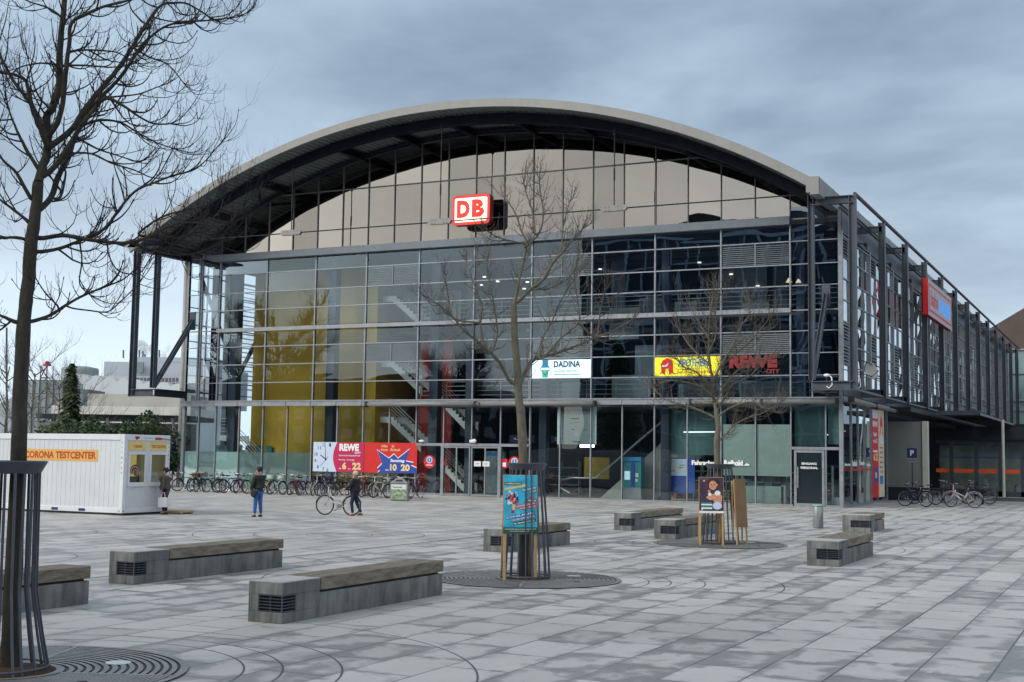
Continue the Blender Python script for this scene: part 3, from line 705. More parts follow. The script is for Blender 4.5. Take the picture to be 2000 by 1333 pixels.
t = empty('timetable_case', (-6.05, 1.3, 0), 0, 'blue framed information case with a network map behind the shop window', 'display case')
b = MB(); b.box(-.78, .78, 0, .1, .45, 2.25); b.build('case', P_blue, t)
pl = Plate((-.78, -.01, .45), (1, 0, 0), (0, -1, 0), t); pl.rect(.05, .88, 1.12, 1.74, P_pale, 1); pl.rect(.48, 1.2, .85, 1.36, P_cream, 2); pl.rect(.25, 1.1, .5, 1.14, P_red, 2); pl.rect(.75, 1.4, 1.05, 1.44, P_sky, 2); pl.rect(.7, 1.28, 1.0, 1.31, P_red, 2); pl.text('Netzplan', .12, 1.56, .45, 1.64, P_navy, 2)
b = MB(); b.tube([(-.7, .05, 0), (-.7, .05, .45)], .03, 6); b.tube([(.7, .05, 0), (.7, .05, .45)], .03, 6); b.build('leg', alu, t)

# roller awnings
def awning(p, q, label, two=False):
    p = Vector(p); q = Vector(q)
    a = empty('roller_awning', (0, 0, 0), 0, label, 'awning', 'roller awnings under the canopy beam')
    b = MB()
    if two: m_ = p+(q-p)*.52; b.tube([p, m_-(q-p).normalized()*.05], .115, 12); b.tube([m_+(q-p).normalized()*.05, q], .115, 12)
    else: b.tube([p, q], .115, 12)
    b.build('roller', white_m if False else zinc, a, True)
    b = MB(); d = (q-p).normalized()
    for e in (p, q, (p+q)/2): b.beam(e-d*.05, e+d*.05, .3, .3)
    b.build('bracket', black, a)
awning((-23.9, -.55, 4.97), (-10.05, -.55, 4.97), 'long two part grey awning roller above the entrance doors', True)
awning((-4.9, -.55, 5.02), (2.35, -.55, 5.02), 'single grey awning roller above the driving school windows')
awning((2.95, -.3, 5.12), (2.95, 11.6, 5.02), 'awning roller on the flank of the hall running back from the corner')

# ------------------------------------------------------------ signs
sgn = empty('illuminated_sign', (-17.20, -.75, 14.68), 0, 'glowing red and white sign with the letters DB high on the gable', 'sign')
def rbox(x0, x1, z0, z1, r, n=6):
    pts = []
    for cx, cz, a0 in ((x1-r, z0+r, -pi/2), (x1-r, z1-r, 0), (x0+r, z1-r, pi/2), (x0+r, z0+r, pi)):
        for k in range(n+1): a = a0+pi/2*k/n; pts.append((cx+r*cos(a), cz+r*sin(a)))
    return pts
b = MB(); b.prism(rbox(-1.16, 1.16, 0, 1.66, .22), -.32, .10); b.build('housing', mat('dark_red_case', (.16, .01, .012), .4), sgn)
redglow = mat('red_glow', (.9, .012, .006), .4, var=.02, emis=.75); whiteglow = mat('white_glow', (1, .86, .70), .4, var=.02, emis=1.0)
pl = Plate((-1.16, -.33, 0), (1, 0, 0), (0, -1, 0), sgn)
pl.poly([(x, z) for x, z in rbox(.03, 2.29, .03, 1.63, .2)], redglow, 0, 'sign_face')
pl.poly(rbox(.17, 2.15, .17, 1.49, .1), whiteglow, 1, 'sign_face')
pl.text('D', .30, .40, 1.10, 1.38, redglow, 2, .065); pl.text('B', 1.22, .40, 1.98, 1.38, redglow, 2, .065); pl.rect(.26, .26, 2.06, .30, redglow, 2)
b = MB(); b.beam((-1.1, .3, .95), (-1.5, .68, .95), .05, .05); b.beam((1.1, .3, 1.2), (1.5, .68, 1.2), .05, .05); b.build('bracket', steel_d, sgn)

def facade_plate(name, x, y, z, label, cat='sign', group=None):
    e = empty(name, (x, y, z), 0, label, cat, group); return e, Plate((0, 0, 0), (1, 0, 0), (0, -1, 0), e)
e, pl = facade_plate('opening_hours_banner', -27.72, -.09, 1.16, 'white and magenta banner with a clock face and opening hours 6 to 22', 'banner')
pl.slab(0, 0, 3.44, 1.68, .02, P_mag); W_, H_ = 3.44, 1.68
pl.poly([(0, 0), (1.62, 0)]+[(1.62-.26*sin(pi*k/12), 1.68*k/12) for k in range(1, 12)]+[(1.62, 1.68), (0, 1.68)], P_pale, 1)
for t_, x, y in (('12', .64, 1.42), ('1', 1.08, 1.42), ('11', .32, 1.25), ('10', .10, .88), ('9', .1, .5), ('8', .28, .16), ('7', .66, .02), ('6', .95, .0)):
    pl.text(t_, x, y, x+(.20 if len(t_) > 1 else .12), y+.2, P_black, 2, .01)
pl.poly([(.83, .66), (.88, .66), (.85, 1.4), (.83, 1.4)], P_black, 3); pl.poly([(.48, .92), (.50, .97), (.94, .70), (.9, .64)], P_black, 3); pl.poly([(.86, .7), (1.02, .88), (1.03, .86), (.88, .66)], P_mag, 3)
pl.poly([(.5, .3), (.52, .28), (.88, .68), (.86, .7)], P_grey, 3); pl.disc(.87, .69, .06, P_black, 4)
pl.text('REWE', 1.78, 1.18, 3.10, 1.60, P_white, 2, .06); pl.text('CITY', 2.82, 1.03, 3.24, 1.15, P_white, 2, .04)
pl.text('Darmstadt Hauptbahnhof', 1.76, .86, 3.20, .98, P_white, 2, .01); pl.text('Montag - Sonntag', 1.76, .62, 2.8, .74, P_white, 2, .01)
pl.text('6', 2.0, .14, 2.28, .54, P_cream, 2, .05); pl.text('22', 2.68, .14, 3.26, .54, P_cream, 2, .05); pl.text('von', 1.78, .14, 1.94, .22, P_white, 2); pl.text('bis', 2.4, .14, 2.56, .22, P_white, 2)
e, pl = facade_plate('sunday_shopping_banner', -24.24, -.09, 1.16, 'red banner with a blue starburst and the words Sonntag 10 20', 'banner')
pl.slab(0, 0, 3.42, 1.68, .02, P_red)
star = [(.9, 0), (1.05, .12), (.88, .22), (1.18, .5), (.84, 1.26), (1.62, .80), (1.95, 1.05), (2.2, .80), (2.95, 1.34), (2.72, .66), (3.2, .58), (3.05, .42), (3.42, .3), (3.42, 0)]
pl.poly([(x*1.02-.05 if x < 3.3 else 3.42, y+.05 if y > .1 else 0) for x, y in star], P_white, 1); pl.poly(star, P_blue, 2)
pl.text('Offen', 1.1, 1.42, 1.52, 1.56, P_cream, 3, .02); pl.text('Ihnen', 1.1, 1.22, 1.52, 1.36, P_cream, 3, .02); pl.text('für', 1.78, 1.42, 1.98, 1.56, P_cream, 3, .02); pl.text('Einkauf.', 1.72, 1.22, 2.36, 1.36, P_cream, 3, .02)
pl.text('Sonntag', 1.70, .56, 2.62, .78, P_white, 3, .04, shear=.15); pl.text('10', 1.70, .12, 2.14, .50, P_cream, 3, .05); pl.text('20', 2.40, .12, 2.98, .50, P_cream, 3, .05); pl.text('von', 1.4, .12, 1.6, .2, P_white, 3)
e, pl = facade_plate('lit_office_sign', -13.88, -.09, 6.34, 'white backlit sign with a blue and green diamond and the word DADINA', 'sign')
lit = mat('backlit_white', (.62, .88, .95), .5, var=.03, emis=.5)
pl.slab(.02, -.0, 3.40, .96, .02, lit)
pl.poly([(.55, .5), (.9, .86), (1.0, .96), (.6, .96)], P_sky, 1) if False else None
pl.rect(.62, .66, .96, .96, P_sky, 1); pl.rect(.62, .03, .96, .34, mat('print_mint', (.03, .55, .35), .5), 1)
pl.poly([(.46, .5), (.79, .88), (1.12, .5), (.79, .12)], P_teal, 2); pl.poly([(.53, .5), (.79, .80), (1.05, .5)], P_sky, 3); pl.poly([(.53, .5), (1.05, .5), (.79, .20)], mat('print_mint_light', (.1, .6, .4), .5), 3); pl.rect(.53, .44, 1.05, .55, lit, 4)
pl.text('DADINA', 1.28, .56, 2.82, .90, P_navy, 1, .04); pl.text('Darmstadt-Dieburger', 1.28, .30, 2.6, .42, P_navy, 1, .02); pl.text('Nahverkehrsorganisation', 1.28, .12, 2.85, .24, P_navy, 1, .02)
e, pl = facade_plate('pharmacy_sign', -6.95, -.09, 6.36, 'yellow pharmacy sign with a red letter A and the word APOTHEKE', 'sign')
ylit = mat('backlit_yellow', (.80, .76, .02), .5, var=.04, emis=.25)
pl.slab(0, 0, 3.42, .96, .02, ylit)
# red gothic A emblem
pl.poly([(.25, .10), (.35, .22), (.33, .62), (.42, .80), (.68, .93), (.94, .80), (.98, .60), (.98, .22), (1.08, .08), (.9, .14), (.78, .04), (.74, .24), (.74, .38), (.58, .38), (.58, .24), (.52, .04), (.42, .14)], P_red, 1)
pl.poly([(.38, .5), (.5, .46), (.66, .5), (.74, .7), (.66, .62), (.6, .56), (.42, .56)], P_white, 2)
pl.text('APOTHEKE', 1.22, .46, 2.95, .86, P_sky, 1, .03); pl.text('im Hauptbahnhof', 1.7, .33, 2.9, .42, P_lime, 1); pl.text('Spurwegapotheke', 1.2, .08, 3.2, .28, P_red, 1, .01)
e, pl = facade_plate('red_letter_sign', -3.15, -.12, 6.36, 'dark red raised letters REWE CITY on the glazing beside the pharmacy sign', 'sign')
P_dred = mat('letter_dark_red', (.24, .006, .012), .5, var=.08); pl.text('REWE', .1, .34, 2.52, .98, P_dred, 3, .07, shear=-.0, th=.08); pl.text('CITY', 1.95, .06, 2.65, .27, P_dred, 3, .06, th=.05)
e, pl = facade_plate('directory_board', -12.46, .16, 2.86, 'tall pale directory board headed bahnGALERIE standing behind the glass', 'sign')
pl.slab(0, 0, 2.22, 1.98, .05, mat('board_pale', (.42, .55, .58), .5, var=.05)); pl.rect(.10, 1.62, 2.02, 1.94, P_red, 1); pl.rect(.12, 1.64, 2.00, 1.92, mat('board_pale2', (.46, .56, .60), .5), 2)
pl.text('bahn', .2, 1.68, .78, 1.90, P_red, 3, .01, shear=.3); pl.text('GALERIE', .86, 1.70, 1.94, 1.87, P_teal, 3, .02)
for x, y, w_, h_, mm in ((.8, 1.32, .45, .06, P_black), (.75, 1.12, .5, .03, P_grey), (.78, .76, .22, .05, P_black), (1.55, .72, .16, .06, P_grey), (.9, .10, .4, .06, P_black), (.16, 1.45, .14, .03, P_grey), (.16, .9, .12, .03, P_grey), (.16, .5, .12, .03, P_grey), (.16, .3, .2, .03, P_grey)): pl.rect(x, y, x+w_, y+h_, mm, 1)
pl.disc(1.1, .5, .12, P_pale, 1)
# raised lettering and stickers on the panes
def on_glass(name, label, x, z, cat='sticker', y=-.03):
    e = empty(name, (x, y, z), 0, label, cat); return e, Plate((0, 0, 0), (1, 0, 0), (0, -1, 0), e)
e, pl = on_glass('window_lettering', 'white driving school lettering Fahrschule Reibold.de on the shop windows', -5.0, 1.9, 'lettering')
pl.text('Fahrschule', 0, 0, 1.42, .23, P_white, 0, .05); pl.text('Reibold', 1.66, -.01, 2.62, .27, P_white, 0, .06); pl.text('.de', 2.66, 0, 2.94, .14, P_white, 0, .04)
for x, lab in ((-20.06, 'round red sticker with a blue emblem left of the entrance doors'), (-14.85, 'round red sticker on the pane right of the entrance doors')):
    e, pl = on_glass('round_sticker', lab, x, 1.82)
    pl.disc(0, 0, .36, P_red, 0); pl.disc(0, .1, .19, P_pale, 1); pl.disc(0, .1, .14, P_sky, 2); pl.rect(-.02, .02, .02, .2, P_white, 3); pl.rect(-.2, -.2, .2, -.16, P_white, 1)
for x, lab in ((-19.18, 'small red notice on the pane just left of the entrance doors'), (-15.45, 'small red notice on the pane just right of the entrance doors')):
    e, pl = on_glass('notice', lab, x, 1.55, 'notice'); pl.rect(-.18, 0, .18, .5, P_red, 0); pl.rect(-.10, .08, .10, .3, P_white, 1); pl.rect(-.14, .36, .14, .45, P_mag, 1)
for x, lab in ((-17.02, 'left of two white papers on the right entrance door'), (-16.5, 'right of two white papers on the right entrance door')):
    e, pl = on_glass('paper_notice', lab, x, 1.62, 'notice', -.13); pl.rect(-.21, 0, .21, .28, paper, 0); pl.rect(-.1, .12, .1, .16, P_grey, 1)

# flank strips and lettering on the side glass
def side_plate(name, y, z, label, cat, x=XR+.075):
    e = empty(name, (x, y, z), 0, label, cat); return e, Plate((0, 0, 0), (0, 1, 0), (1, 0, 0), e)
e, pl = side_plate('red_advertising_strip', 7.45, .3, 'tall red advertising strip with a blue burst on the flank glazing', 'banner')
pl.slab(0, 0, 1.72, 4.7, .02, P_red); pl.rect(.1, 4.2, 1.6, 4.65, P_pale, 1); pl.text('REWE', .15, 3.75, 1.5, 4.05, P_white, 1, .04)
pl.text('Täglich', .2, 3.2, 1.3, 3.45, P_white, 1, .03); pl.text('von 6-22', .2, 2.9, 1.4, 3.12, P_white, 1, .03); pl.rect(.15, 2.4, 1.5, 2.5, P_white, 1); pl.text('6', .3, 1.95, .7, 2.35, P_cream, 1, .05); pl.text('22', .85, 1.95, 1.5, 2.35, P_cream, 1, .05)
pl.poly([(.4, 1.7), (1.1, 1.5), (1.7, 1.75), (1.5, 1.3), (1.7, .7), (1.2, .85), (.9, .6), (.7, .95), (.15, .7), (.5, 1.2)], P_blue, 1); pl.text('10', .7, 1.02, 1.2, 1.35, P_white, 2, .04)
e, pl = side_plate('cream_advertising_strip', 9.22, .3, 'tall cream strip with a red letter A and dark writing on the flank glazing', 'banner')
pl.slab(0, 0, 1.66, 4.7, .02, mat('strip_cream', (.68, .58, .42), .6)); pl.poly([(.3, 3.3), (.5, 3.6), (.5, 4.1), (.85, 4.5), (1.2, 4.1), (1.2, 3.6), (1.4, 3.3), (1.1, 3.45), (1.0, 3.8), (.7, 3.8), (.6, 3.45)], P_red, 1); pl.rect(.2, 2.9, 1.4, 3.2, P_pale, 1)
for k, t_ in enumerate(('Apotheke', 'am', 'Haupt', 'bahnhof', 'Mo-Fr', '7-20', 'Samstag')): pl.text(t_, .35, 2.6-k*.26, 1.3, 2.72-k*.26, P_black, 1, .01)
pl.rect(.3, .7, 1.3, 1.1, P_sky, 1)
e, pl = side_plate('side_window_lettering', .5, 1.75, 'white lettering on the flank glazing near the corner', 'lettering', XR+.02)
pl.text('Fahrschule', .1, .22, 1.5, .36, P_white, 1, .04); pl.text('Reibold', 1.9, .2, 3.1, .5, P_white, 1, .05); pl.text('Theorie', 3.6, .25, 5.0, .5, P_white, 1, .05); pl.text('Praxis', 5.3, .2, 6.6, .38, P_white, 1, .04); pl.rect(1.8, 0, 6.8, .07, P_red, 1)
P_lil = mat('print_lilac_grey', (.42, .42, .47), .5, var=.05)
# long sign on the frame
t = empty('gallery_sign', (3.95, 17.4, 11.0), 0, 'red framed lit sign bahnGALERIE mounted on the frame posts of the flank', 'sign')
b = MB(); b.box(-.28, .04, 0, 10.5, 0, 2.2); b.build('housing', P_red, t, bev=.02)
pl = Plate((.05, 0, 0), (0, 1, 0), (1, 0, 0), t); pl.rect(.0, .0, 10.5, 2.2, P_lil, 0); pl.rect(.25, .25, 10.25, 1.95, P_red, 1); pl.rect(.5, .4, 10.0, 1.8, P_lil, 2)
pl.text('bahn', .9, .65, 4.0, 1.6, P_red, 3, .03, shear=.25, th=.0); pl.text('GALERIE', 4.4, .62, 9.8, 1.5, mat('lit_blue', (.02, .30, .85), .5, emis=.4), 3, .04)
# satellite dish
t = empty('satellite_dish', (3.3, 2.3, 6.6), radians(-35), 'round pale satellite dish on the lower frame near the corner', 'dish')
b = MB(); b.lathe([(.02, 0), (.2, .03), (.34, .10), (.42, .17), (.40, .175), (.33, .12), (.2, .05), (.02, .02)], (0, 0, 0), 24)
M_ = Matrix.Rotation(radians(80), 4, 'Y'); b.v = [tuple(M_ @ Vector(v)) for v in b.v]; b.build('reflector', conc_l, t, True)
b = MB(); b.tube([(0, 0, -.35), (.55, 0, -.05)], .02, 5); b.blob((.58, 0, 0), (.07, .05, .05)); b.build('feed_arm', zinc, t)
b = MB(); b.tube([(-.1, 0, 0), (-.2, 0, -.3), (-.2, 0, -1.0)], .03, 6); b.build('mast', steel, t)
# cctv cameras / downlights at the corner bracket
for (x, y, z, lab) in ((2.5, -3.05, 5.2, 'left white cable hook lamp under the corner bracket'), (3.7, -2.7, 5.15, 'right white cable hook lamp under the corner bracket')):
    b = MB(); b.tube([(x, y, z+.9), (x+.12, y, z+.8), (x+.15, y, z+.45), (x, y, z+.3), (x-.1, y, z+.4)], .03, 6); b.blob((x-.1, y, z+.9), (.15, .1, .07))
    tag(b.build('hook_lamp', white_m), lab, 'lamp')
# drain pipe column
pc = empty('support_column', (-38.3, .9, 0), 0, 'tall pale round column standing beside the left frame of the hall', 'column')
b = MB(); b.tube([(0, 0, 0), (0, 0, 14.0)], .20, 16); b.build('shaft', conc_l, pc, True); b = MB()
for z in (2.5, 6, 9.6): b.lathe([(.2, 0), (.215, .01), (.215, .09), (.2, .1)], (0, 0, z), 16)
b.build('joint_band', zinc, pc)
b = MB(); b.box(-.9, -.2, -.3, -.2, 1.2, 2.8); b.build('notice_panel', P_navy, pc); b = MB(); b.box(-.75, -.4, -.32, -.305, 1.9, 2.5); b.build('notice_print', P_lime, pc)

# shop fittings behind the glass
rnd = random.Random(33)
goods = [mat('goods_%s' % n_, c_, .6, 0, .2, 4) for n_, c_ in (('white', (.5, .55, .55)), ('blue', (.03, .10, .3)), ('red', (.35, .03, .03)), ('teal', (.03, .16, .17)), ('wood', (.2, .13, .07)), ('green', (.05, .16, .06)))]
for (x0, x1, y) in ((-7.4, -3.6, 3.0), (-3.2, 1.4, 2.6), (-16.8, -14.3, 7.5), (-32.5, -28, 1.9)):
    b = MB()
    for z in (.05, .55, 1.05, 1.55): b.box(x0, x1, y, y+.4, z, z+.04)
    for x in (x0, (x0+x1)/2, x1-.04): b.box(x, x+.04, y, y+.4, .05, 1.95)
    b.build('shelf', goods[0], hall)
    for m_ in goods[1:5]:
        b = MB()
        for k in range(9):
            x = rnd.uniform(x0, x1-.4); z = rnd.choice((.09, .59, 1.09)); b.box(x, x+rnd.uniform(.1, .35), y+.05, y+.3, z, z+rnd.uniform(.12, .38))
        b.build('shelf_goods', m_, hall)
for k, (x, y) in enumerate(((1.95, 1.0), (-.3, 1.6), (-30.5, 2.1))):
    b = MB(); b.lathe([(.14, 0), (.18, .35), (.16, .35)], (x, y, .1), 12); b.build('plant_pot', goods[0], hall)
    b = MB()
    for j in range(26):
        a = rnd.uniform(0, 6.28); r_ = rnd.uniform(.1, .4); z = rnd.uniform(.7, 1.5); c = Vector((x+cos(a)*r_, y+sin(a)*r_, z)); u = Vector((cos(a), sin(a), .5))*.12; v = Vector((-sin(a), cos(a), 0))*.04
        b.add([c-u, c+v, c+u, c-v], [(0, 1, 2, 3)])
    b.build('pot_plant', goods[5], hall)
b = MB()
for k in range(5): b.box(-2.6+k*.9, -2.1+k*.9, 1.2, 1.6, .75, .80); b.box(-2.55+k*.9, -2.2+k*.9, 1.35, 1.38, .85, 1.12)
b.build('desk_screens', goods[0], hall)
b = MB()
for k in range(6): b.box(-36.9+k*.8, -36.5+k*.8, 2.4, 2.45, .6, 2.6)
b.build('info_panel', goods[3], hall)
# ------------------------------------------------------------ right side: passage under the building
t = empty('passage_wall', (0, 0, 0), 0, 'plain grey wall slab under the overhanging flank, its lit right edge painted paler', 'wall')
b = MB(); b.box(1.9, 3.85, 15.4, 15.8, 0, 4.55); b.build('wall', mat('grey_render', (.19, .22, .225), .8, 0, .1, 1), t)
b = MB(); b.box(3.86, 4.15, 15.3, 15.9, 0, 4.57); b.build('lit_edge_strip', mat('painted_lit_edge', (.50, .52, .46), .8), t)  # light on the wall's right edge, painted as a paler strip
b = MB(); b.box(1.9, 3.8, 15.0, 15.39, 0, .75); b.build('plinth', steel_d, t)
t = empty('parking_sign', (3.55, 13.6, 0), 0, 'blue square parking sign with a white P on a thin dark post', 'sign')
b = MB(); b.tube([(0, 0, 0), (0, 0, 3.0)], .03, 8); b.build('post', black, t)
pl = Plate((-.27, -.05, 2.45), (1, 0, 0), (0, -1, 0), t); pl.slab(0, 0, .54, .54, .02, P_navy); pl.text('P', .17, .12, .38, .43, P_white, 1, .03); pl.slab(.04, -.26, .5, -.03, .02, P_grey); 
pl.text('Kiss+Ride', .1, -.18, .44, -.1, P_black, 1)
# low glass pavilion with orange stripe, under the bridge
t = empty('glass_shelter', (0, 0, 0), 0, 'dark glass front with an orange stripe under the bridge beyond the parked bicycles', 'shelter')
b = MB()
for x in (3.6, 5.2, 6.7, 8.1, 9.6, 11.1): b.box(x-.12, x+.12, 29.8, 30.1, 0, 3.5)
b.box(2.6, 14, 29.75, 30.15, 3.5, 3.75); b.box(2.6, 14, 29.8, 30.1, 0, .35); b.build('frame', steel, t)
b = MB(); b.add([(2.6, 30, .35), (14, 30, .35), (14, 30, 3.5), (2.6, 30, 3.5)], [(0, 1, 2, 3)]); b.build('pane', g_shop, t)
b = MB(); b.box(2.6, 14, 29.9, 29.96, 1.55, 1.8); b.build('stripe', mat('orange_film', (.55, .07, .012), .5, emis=.12), t)
b = MB(); b.box(2.6, 14, 29.9, 29.95, 2.55, 2.62); b.build('blue_stripe', P_blue, t)
b = MB(); b.box(2.6, 14, 31.6, 31.8, 0, 3.4); b.build('rear_wall', mat('shelter_rear', (.6, .7, .68), .8, 0, .3, .8), t)
b = MB(); b.box(2.4, 15, 29.3, 35, 3.76, 3.86); b.build('roof', steel_d, t)
b = MB(); b.tube([(7.0, 28.9, 0), (7.0, 28.9, 5.1)], .10, 10); tag(b.build('passage_post', mat('pale_post', (.55, .56, .5), .7)), 'slim pale round post in front of the glass shelter', 'post')
# bridge canopy on the right
t = empty('bridge_canopy', (0, 0, 0), 0, 'dark flat canopy slab over the passage right of the hall', 'canopy')
b = MB(); b.prism([(3.9, 5.15), (6.35, 5.15), (6.35, 5.42), (3.9, 5.42)], 21.6, 22.0); b.add([(6.35, 21.6, 5.15), (6.35, 80, 5.15), (6.35, 80, 5.3), (6.35, 21.6, 5.3)], [(0, 1, 2, 3)])
b.build('edge_beam', steel, t)
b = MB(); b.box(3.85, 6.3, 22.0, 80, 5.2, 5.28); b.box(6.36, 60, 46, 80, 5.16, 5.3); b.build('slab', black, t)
b = MB(); b.box(-30, 60, 44, 44.3, 0, 5.04); b.build('rear_wall', dark_in, t)  # dark wall added to block the bright sky under the bridge
for k in range(6): pass
b = MB()
for x in (8, 11, 14, 17): b.box(x, x+.6, 43.7, 43.9, 4.6, 4.7)
b.build('lamp', mat('cold_glow', (.6, .75, .8), .5, emis=.25), t)
# far building with brown roof
t = empty('distant_building', (0, 0, 0), 0, 'old building with a brown pitched roof beyond the end of the hall', 'building')
b = MB(); b.prism([(-9, 16.4), (8, 26.6), (14, 23), (14, 16.4)], 120, 150); b.build('roof', mat('brown_tiles', (.075, .055, .05), .8, 0, .15, .5), t)
b = MB(); b.box(-8.5, 13.5, 120.5, 149, 0, 16.4); b.build('wall', mat('old_render', (.2, .19, .17), .8), t)
t = empty('link_building', (0, 0, 0), 0, 'green glazed link building at the far end of the flank', 'building')
b = MB(); b.box(0, 11, 95, 103, 5, 15.2); b.build('wall', mat('green_glazing', (.16, .26, .26), .3, 0, .3, .3), t)
b = MB()
for k in range(9): b.box(.1+k*1.2, .2+k*1.2, 94.9, 95, 5, 15.2)
for z in (5.1, 8.2, 9.3, 12.4, 15.1): b.box(0, 11, 94.8, 94.98, z, z+.2)
b.build('frame', alu, t)

# ------------------------------------------------------------ left background
def P3(u, v, d): return at(u, v, d)
def facade_box(b, u0, u1, v0, v1, d, depth=10):
    """box whose front stands across the sight direction at distance d"""
    a = at(u0, v1, d); c = at(u1, v1, d); top = at(u0, v0, d).z; r = (c-a); r.z = 0; f = Vector((-r.y, r.x, 0)).normalized()*depth
    z0, z1 = a.z, top
    vs = [(a.x, a.y, z0), (c.x, c.y, z0), (c.x+f.x, c.y+f.y, z0), (a.x+f.x, a.y+f.y, z0)]
    b.add(vs+[(x, y, z1) for x, y, _ in vs], [(0, 3, 2, 1), (4, 5, 6, 7), (0, 1, 5, 4), (1, 2, 6, 5), (2, 3, 7, 6), (3, 0, 4, 7)])
far_grey = mat('far_grey_wall', (.36, .42, .49), .9, 0, .06, .05); far_beige = mat('far_beige_wall', (.46, .47, .48), .9, 0, .06, .05)  # far walls lightened in colour to stand for haze
far_dark = mat('far_window', (.08, .10, .13), .5, 0, .2, .2); far_light = mat('far_pale_roof', (.50, .56, .60), .8, 0, .06, .05)
t = empty('distant_factory', (0, 0, 0), 0, 'large pale grey block with rooftop pipes far beyond the left frame', 'building')
b = MB(); facade_box(b, 200, 420, 706, 790, 250, 30); facade_box(b, 256, 420, 697, 707, 252, 20); b.build('wall', far_grey, t)
b = MB(); facade_box(b, 150, 420, 733, 885, 240, 8); b.build('lower_wall', far_beige, t)
b = MB()
for u in range(252, 350, 7):
    for v in (738, 748, 758): facade_box(b, u, u+4.5, v, v+8, 239.5, .4)
b.build('window_band', far_dark, t)
b = MB(); facade_box(b, 260, 279, 708, 727, 249.4, .5); b.build('rooftop_louvre', mat('far_louvre', (.17, .21, .25), .8), t)
b = MB()
for u, v in ((241, 684), (260, 686), (265, 683), (272, 684), (279, 686), (283, 692), (302, 690), (311, 684)):
    q = at(u, v, 255); q2 = at(u, 700, 255); b.tube([q2, q], .16, 6)
b.build('chimney_pipe', far_dark, t)
t = empty('distant_round_tank', (0, 0, 0), 0, 'low drum shaped building behind the conifer', 'building')
b = MB(); q = at(155, 760, 230); r_ = 3.2; b.lathe([(r_, 0), (r_, 4.0), (r_*.96, 4.3), (r_*.5, 4.6)], (q.x, q.y, q.z-.6), 24); b.build('wall', mat('far_drum', (.25, .30, .33), .8), t)
t = empty('distant_hall', (0, 0, 0), 0, 'pale vaulted roof hall in front of the grey block', 'building')
b = MB(); a0 = at(120, 771, 180); a1 = at(360, 771, 180); rr = (a1-a0); rr.z = 0; ln = rr.length; rr.normalize(); ff = Vector((-rr.y, rr.x, 0))
for k in range(9):
    prof = []
    for j in range(9):
        s_ = j/8; prof.append(((k+s_)*ln/9, .55*sin(pi*s_)+2.6-.16*(k+s_)))
    vs = [a0+rr*x+Vector((0, 0, z)) for x, z in prof]+[a0+rr*x+ff*26+Vector((0, 0, z)) for x, z in prof]
    e0 = a0+rr*prof[0][0]; e1 = a0+rr*prof[-1][0]; b.add(vs+[e0, e1], [(j, j+1, j+10, j+9) for j in range(8)]+[tuple(range(9))+(19, 18)])
facade_box(b, 120, 360, 765, 885, 180, 26); b.build('roof', far_light, t)
t = empty('platform_canopy', (0, 0, 0), 0, 'long beige platform building with a flat pale roof band behind the hedge', 'building')
b = MB(); facade_box(b, 170, 372, 769, 800, 118, 6); b.build('upper_wall', mat('beige_boards', (.38, .38, .37), .8, 0, .08, .3), t)
b = MB(); facade_box(b, 100, 372, 792, 808, 112, 10); b.build('roof_band', mat('pale_band', (.60, .60, .58), .8, 0, .05, .3), t)
b = MB(); facade_box(b, 70, 372, 808, 817, 113, 9); b.build('underside', steel_d, t)
b = MB(); facade_box(b, 70, 372, 824, 886, 122, 2); b.build('lower_wall', mat('mossy_wall', (.16, .17, .15), .8, 0, .2, .3), t)
b = MB(); 
for u in (218, 300, 345): b.tube([at(u, 884, 113), at(u-8, 817, 113)], .14, 6)
b.build('strut', alu, t)
t = empty('glass_stair_tower', (0, 0, 0), 0, 'pale glazed stair tower left of the conifer beside the foreground trunk', 'building')
b = MB(); facade_box(b, 44, 118, 742, 884, 130, 6); b.build('glazing', mat('pale_glazing', (.36, .44, .48), .4, 0, .15, .4), t)
b = MB()
for u in (44, 57, 70, 84, 97, 117): facade_box(b, u, u+1.6, 741, 884, 129.8, .15)
for v in (742, 768, 795, 822): facade_box(b, 44, 118, v, v+1.6, 129.75, .15)
b.build('frame', far_dark, t)
b = MB(); facade_box(b, 118, 172, 760, 795, 150, 6); b.build('annexe', mat('blue_annexe', (.10, .14, .18), .6), t)
t = empty('left_hall', (0, 0, 0), 0, 'grey gabled shed at the far left edge behind the trunk', 'building')
b = MB(); a = at(-60, 884, 150); c = at(18, 884, 150); r = c-a; r.z = 0; L_ = r.length; r.normalize(); f_ = Vector((-r.y, r.x, 0))
poly = [(0, 0), (L_, 0), (L_, 6.5), (L_*.5, 5.2), (0, 3.5)]
M_ = Matrix(((r.x, f_.x, 0, a.x), (r.y, f_.y, 0, a.y), (0, 0, 1, a.z), (0, 0, 0, 1))); b.prism(poly, 0, 12, M_); b.build('wall', far_grey, t)
t = empty('lattice_mast', tuple(at(84, 884, 140)), 0, 'slim lattice mast with a red head beside the foreground trunk', 'mast')
b = MB()
for k in range(7):
    z = k*1.35
    for sx, sy in ((-1, -1), (1, -1), (1, 1), (-1, 1)): b.tube([(sx*.45, sy*.45, z), (sx*.45, sy*.45, z+1.35)], .07, 4)
    b.tube([(-.45, -.45, z), (.45, -.45, z+1.35)], .06, 4); b.tube([(.45, -.45, z), (-.45, -.45, z+1.35)], .06, 4); b.tube([(-.45, -.45, z), (-.45, .45, z+1.35)], .06, 4); b.tube([(-.45, -.45, z), (.45, -.45, z), (.45, .45, z), (-.45, .45, z), (-.45, -.45, z)], .05, 4)
